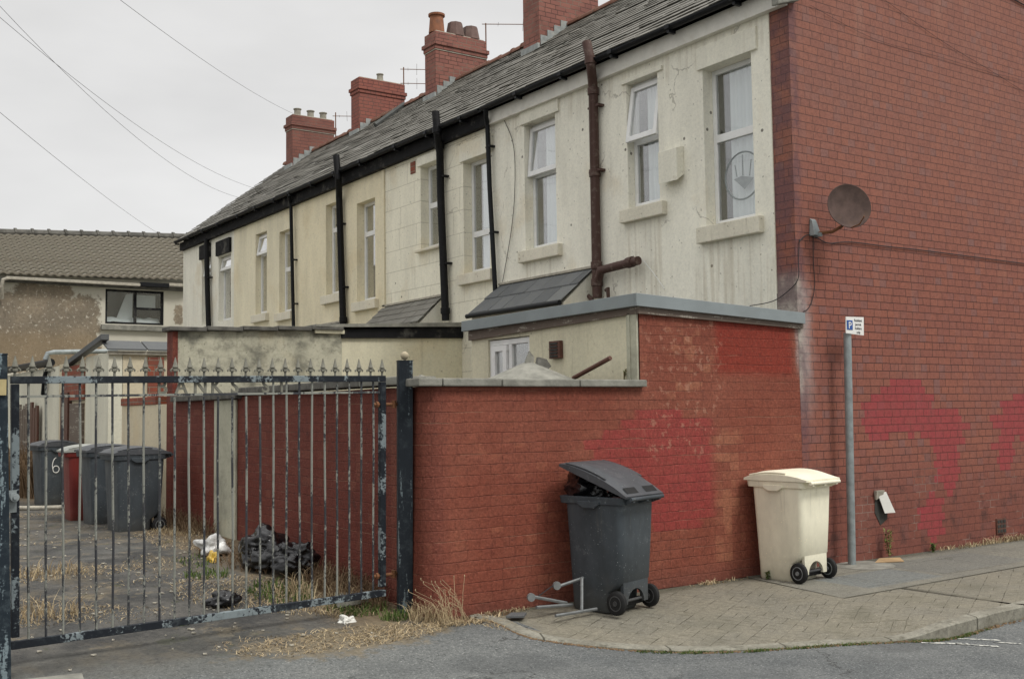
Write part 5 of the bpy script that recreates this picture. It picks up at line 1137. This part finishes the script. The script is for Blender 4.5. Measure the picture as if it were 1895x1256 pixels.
# ------------------------------------------------------------------ small wall fittings and litter
vc = thing('broken_flue_cover', (10.14, 7.6, .5), 'broken white flue cover hanging on a hole in the gable', 'flue cover')
m = MB(); m.hull([(10.03, 7.597, .50), (10.12, 7.597, .36), (10.24, 7.597, .42), (10.26, 7.597, .58), (10.16, 7.597, .68), (10.04, 7.597, .64)], [(10.03, 7.594, .50), (10.12, 7.594, .36), (10.24, 7.594, .42), (10.26, 7.594, .58), (10.16, 7.594, .68), (10.04, 7.594, .64)]); m.build('hole', 'room', vc)  # flat near-black plate, the shade of the hole put into its colour
m = MB(); m.hull([(10.13, 7.55, .50), (10.29, 7.53, .50), (10.20, 7.575, .72), (10.06, 7.58, .71)], [(10.13, 7.54, .49), (10.29, 7.52, .49), (10.20, 7.565, .72), (10.06, 7.57, .71)]); m.build('cover', 'paper', vc, bev=.003)
m = MB(); m.hull([(10.02, 7.59, .74), (10.16, 7.59, .74), (10.14, 7.59, .67), (10.03, 7.59, .64)], [(10.02, 7.55, .74), (10.16, 7.55, .74), (10.14, 7.57, .67), (10.03, 7.57, .64)]); m.build('torn_flap', 'mort', vc, bev=.003)
ab = thing('air_brick', (12.4, 7.6, .1), 'dark air brick low on the gable', 'air brick')
MB().box(12.33, 12.53, 7.585, 7.599, .10, .28).build('face', 'vent', ab)
m = MB()
for i in range(3):
    for j in range(3): m.box(12.345+i*.062, 12.39+i*.062, 7.580, 7.5845, .115+j*.056, .15+j*.056)
m.build('holes', 'room', ab)  # near-black blocks on the face stand in for the shaded holes
cb = MB(); cb.hull([(9.72, 7.38, .010), (10.02, 7.24, .010), (10.20, 7.42, .010), (9.98, 7.52, .012)], [(9.72, 7.38, .018), (10.02, 7.24, .018), (10.20, 7.42, .022), (9.98, 7.52, .024)]); tag(cb.build('cardboard', 'card'), 'flat piece of brown cardboard at the foot of the gable', 'cardboard')
fr = thing('broken_metal_frame', (5.4, 7.15, 0), 'broken grey metal folding frame lying beside the dark bin', 'scrap metal')
for p, q, r_ in (((5.24, 7.03, .03), (5.70, 7.08, .025), .014), ((5.56, 7.10, .03), (5.63, 7.18, .27), .014), ((5.40, 7.24, .21), (5.72, 7.24, .265), .014), ((5.19, 7.25, .155), (5.52, 7.25, .07), .014), ((5.19, 7.22, .075), (5.58, 7.25, .05), .014)): MB().tube([p, q], r_, 6).build('rod', 'alu', fr)
MB().tube([(5.22, 7.25, .15), (5.40, 7.24, .24)], .005, 5).build('brace', 'wire', fr)
for c_ in ((5.16, 7.25, .155), (5.41, 7.235, .225)): m = MB(); c_ = Vector(c_); m.tube([c_-Vector((.2, .98, 0))*.012, c_+Vector((.2, .98, 0))*.012], .034, 14); m.build('end_disc', 'alu', fr, smooth='auto')
m = MB(); m.hull([(4.93, 7.28, .01), (5.05, 7.20, .01), (5.15, 7.30, .01), (5.05, 7.38, .01)], [(4.93, 7.28, .03), (5.05, 7.20, .03), (5.15, 7.30, .03), (5.05, 7.38, .03)]); tag(m.build('broken_slate', 'slate2', bev=.004), 'broken dark slate lying at wall foot near the corner', 'slate')
st = MB(); z_ = zr(4.0, 8.3)+.02; st.hull([(3.86, 8.12, z_), (4.18, 8.2, z_), (4.30, 8.55, z_), (4.06, 8.6, z_)], [(3.86, 8.12, z_+.05), (4.18, 8.2, z_+.05), (4.30, 8.55, z_+.05), (4.06, 8.6, z_+.05)]); tag(st.build('stone_slab', 'coping', bev=.01), 'pale flat stone slab lying behind the gate by the hinge post', 'stone slab')
pp = MB(); pp.tube(cat([(2.8, 18.9, .27), (3.5, 17.9, .29), (3.9, 17.5, .31), (4.15, 17.6, .33)], 6), .035, 8); tag(pp.build('white_pipe', 'mort', smooth='auto'), 'bent white plastic pipe lying on the ground in front of bin 6', 'pipe')
q = MB(); q.quad((3.50, 14.95, .44), (3.66, 14.85, .47), (3.68, 14.87, .28), (3.58, 14.95, .22)); q.add([v_+Vector((0, .004, 0)) for v_ in q.v], [(0, 3, 2, 1)]); tag(q.build('paper_sheet', 'paper', fix=False), 'white paper sheet propped against the red bin', 'paper')
pl_ = MB(); pl_.hull([(1.50, 7.66, .004), (1.68, 7.60, .004), (1.74, 7.68, .004), (1.56, 7.74, .004)], [(1.50, 7.66, .014), (1.68, 7.60, .014), (1.74, 7.68, .014), (1.56, 7.74, .014)]); tag(pl_.build('broken_tile', 'paper'), 'small white broken tile on ground beside the left gate post', 'tile')
fp = MB(); fp.hull([(1.20, 7.35, -.03), (1.72, 7.30, -.03), (1.75, 7.48, -.02), (1.30, 7.62, -.02)], [(1.20, 7.35, .006), (1.72, 7.30, .0), (1.75, 7.48, .008), (1.30, 7.62, .012)]); tag(fp.build('concrete_footing', 'coping', bev=.006), 'pale concrete footing at the base of the left gate post', 'footing')
m = MB()
for i in range(4, nK-1):
    if KK[i][0] > 9: continue
    for _ in range(16):
        q_ = rnd.random(); x = KK[i][0]+(KK[i+1][0]-KK[i][0])*q_; y = KK[i][1]+(KK[i+1][1]-KK[i][1])*q_-rnd.uniform(.0, .10)**1.3; s_ = rnd.uniform(.004, .013); z = zr(x, y)+.001; a = rnd.uniform(0, 6.28); u = Vector((math.cos(a), math.sin(a), 0))*s_; v_ = Vector((-u.y, u.x, 0))*.6; p = Vector((x, y, z))
        m.hull([p-u-v_, p+u-v_, p+u+v_, p-u+v_], [p-u*.6-v_*.6+Vector((0, 0, s_*.6)), p+u*.7-v_*.5+Vector((0, 0, s_*.7)), p+u*.6+v_*.6+Vector((0, 0, s_*.6)), p-u*.6+v_*.6+Vector((0, 0, s_*.5))])
tag(m.build('gutter_grit', 'brownw', fix=False), 'brown grit and crumbs lying along the kerb', 'grit', kind='stuff')
# scatter of small litter on the alley floor
m = MB()
for i in range(260):
    x, y = rnd.uniform(1.5, 4.3), rnd.uniform(7.3, 15); z = zr(x, y)+.004; s_ = rnd.uniform(.004, .020); a = rnd.uniform(0, 6.28); u = Vector((math.cos(a), math.sin(a), 0)); v_ = Vector((-u.y, u.x, 0)); p = Vector((x, y, z))
    m.hull([p-u*s_-v_*s_*.6, p+u*s_*.8-v_*s_*.7, p+u*s_+v_*s_*.5, p-u*s_*.7+v_*s_*.7], [p-u*s_-v_*s_*.6+Vector((0, 0, .006)), p+u*s_*.8-v_*s_*.7+Vector((0, 0, .01)), p+u*s_+v_*s_*.5+Vector((0, 0, .007)), p-u*s_*.7+v_*s_*.7+Vector((0, 0, .01))])
tag(m.build('litter', 'mort', fix=False), 'scattered pale grit and litter fragments on the alley floor', 'litter', kind='stuff')
# things in the yard showing above the wall
cp = thing('pointed_roof_cover', (6.15, 8.6, 1.6), 'grey pointed cover peeking above the yard wall with slates stuck on top', 'roof cover')
m = MB(); ap = Vector((6.13, 8.6, 2.15)); ring = [Vector((6.13+.47*math.cos(a)*1.0, 8.6+.47*math.sin(a), 1.95)) for a in [math.pi/6*k_+.2 for k_ in range(12)]]
for i in range(12): m.add([ring[i], ring[(i+1) % 12], ap+Vector((0, 0, .0))], [(0, 1, 2)])
m.add([v_-Vector((0, 0, .4)) for v_ in ring]+ring, [(i, (i+1) % 12, 12+(i+1) % 12, 12+i) for i in range(12)]); m.build('cover', 'coping', cp, fix=True)
m = MB(); m.hull([(6.08, 8.55, 2.04), (6.14, 8.53, 2.09), (6.16, 8.54, 2.18), (6.11, 8.55, 2.24), (6.07, 8.56, 2.14)], [(6.09, 8.58, 2.04), (6.15, 8.56, 2.09), (6.17, 8.57, 2.18), (6.12, 8.58, 2.24), (6.08, 8.59, 2.14)]); m.build('upright_slate', 'coping', cp)
m = MB(); m.hull([(6.16, 8.50, 2.08), (6.24, 8.46, 2.04), (6.32, 8.48, 2.09), (6.28, 8.5, 2.16), (6.2, 8.52, 2.18)], [(6.16, 8.54, 2.08), (6.24, 8.50, 2.04), (6.32, 8.52, 2.09), (6.28, 8.54, 2.16), (6.2, 8.56, 2.18)]); m.build('leaning_slate', 'copdark', cp)
tag(MB().tube([(6.45, 8.30, 1.97), (6.45, 7.74, 2.138)], .022, 10).build('leaning_pipe', 'vent', smooth='auto'), 'straight brown pipe sticking up over the wall coping', 'pipe')
rb = MB()
for (x, y, z, s_) in ((4.50, 7.95, 1.90, .06), (4.60, 8.0, 1.93, .05), (4.44, 7.9, 1.89, .05), (4.68, 7.95, 1.90, .045)): rb.hull([(x-s_, y-s_, z), (x+s_, y-s_*.6, z), (x+s_*.8, y+s_, z), (x-s_, y+s_*.8, z)], [(x-s_*.3, y-s_*.3, z+s_*.9), (x+s_*.4, y-s_*.3, z+s_*.7), (x+s_*.3, y+s_*.5, z+s_*.8), (x-s_*.4, y+s_*.3, z+s_)])
tag(rb.build('mortar_rubble', 'coping', bev=.006), 'lump of broken mortar and tile on top of the wall corner', 'rubble')

# ------------------------------------------------------------------ world, light, camera
w = D.worlds.new('World'); S.world = w; w.use_nodes = True; N = w.node_tree.nodes; Lk = w.node_tree.links; N.clear()
out = N.new('ShaderNodeOutputWorld'); sky = N.new('ShaderNodeTexSky'); sky.sky_type = 'NISHITA'; sky.sun_disc = False; SE, SA = R(52), R(200)
sky.sun_elevation = SE; sky.sun_rotation = SA
bgs = N.new('ShaderNodeBackground'); bgs.inputs[1].default_value = .1; Lk.new(sky.outputs[0], bgs.inputs[0])
tc = N.new('ShaderNodeTexCoord'); sp = N.new('ShaderNodeSeparateXYZ'); Lk.new(tc.outputs['Generated'], sp.inputs[0])
mp = N.new('ShaderNodeVectorMath'); mp.operation = 'MULTIPLY'; mp.inputs[1].default_value = (1, 1, 2.8); Lk.new(tc.outputs['Generated'], mp.inputs[0])
nz = N.new('ShaderNodeTexNoise'); nz.inputs['Scale'].default_value = 1.9; nz.inputs['Detail'].default_value = 5; nz.inputs['Roughness'].default_value = .5; Lk.new(mp.outputs[0], nz.inputs['Vector'])
cr = N.new('ShaderNodeMapRange'); cr.inputs[1].default_value = .32; cr.inputs[2].default_value = .68; cr.inputs[3].default_value = .80; cr.inputs[4].default_value = 1.10; Lk.new(nz.outputs[0], cr.inputs[0])
zr_ = N.new('ShaderNodeMapRange'); zr_.interpolation_type = 'SMOOTHSTEP'; zr_.inputs[1].default_value = .35; zr_.inputs[2].default_value = 1.0; zr_.inputs[3].default_value = 1.0; zr_.inputs[4].default_value = 2.35; Lk.new(sp.outputs[2], zr_.inputs[0])
mu = N.new('ShaderNodeMath'); mu.operation = 'MULTIPLY'; Lk.new(cr.outputs[0], mu.inputs[0]); Lk.new(zr_.outputs[0], mu.inputs[1])
bgc = N.new('ShaderNodeBackground'); bgc.inputs[0].default_value = (.675, .667, .655, 1); Lk.new(mu.outputs[0], bgc.inputs[1])
mxs = N.new('ShaderNodeMixShader'); mxs.inputs[0].default_value = .94; Lk.new(bgs.outputs[0], mxs.inputs[1]); Lk.new(bgc.outputs[0], mxs.inputs[2]); Lk.new(mxs.outputs[0], out.inputs[0])
sl_ = D.lights.new('sun', 'SUN'); sl_.energy = 1.6; sl_.angle = R(16); sl_.color = (1, .97, .92); so = D.objects.new('sun', sl_); COL.objects.link(so)
dirv = Vector((.28, -.75, 0)).normalized()*math.cos(SE)+Vector((0, 0, math.sin(SE)))   # towards the sun
so.rotation_euler = dirv.to_track_quat('Z', 'Y').to_euler(); so.location = (0, -5, 12)
sky.sun_rotation = math.atan2(dirv.x, dirv.y)
cam = D.cameras.new('camera'); co = D.objects.new('camera', cam); COL.objects.link(co); S.camera = co
r_ = Vector((0.82324639, -0.56751577, -0.01382868)); u_ = Vector((-0.02654146, -0.06281174, 0.99767241)); f_ = Vector((0.56706343, 0.82096318, 0.06677223))
mt = Matrix((( r_.x, u_.x, -f_.x, 0), (r_.y, u_.y, -f_.y, 0), (r_.z, u_.z, -f_.z, 1.65), (0, 0, 0, 1))); co.matrix_world = mt
cam.sensor_width = 36; cam.lens = 2007.31/1895*36; cam.clip_end = 1500; cam.clip_start = .05
S.view_settings.view_transform = 'Standard'; S.view_settings.look = 'None'; S.view_settings.exposure = .32; S.view_settings.gamma = 1
S.render.resolution_x = 1024; S.render.resolution_y = 678
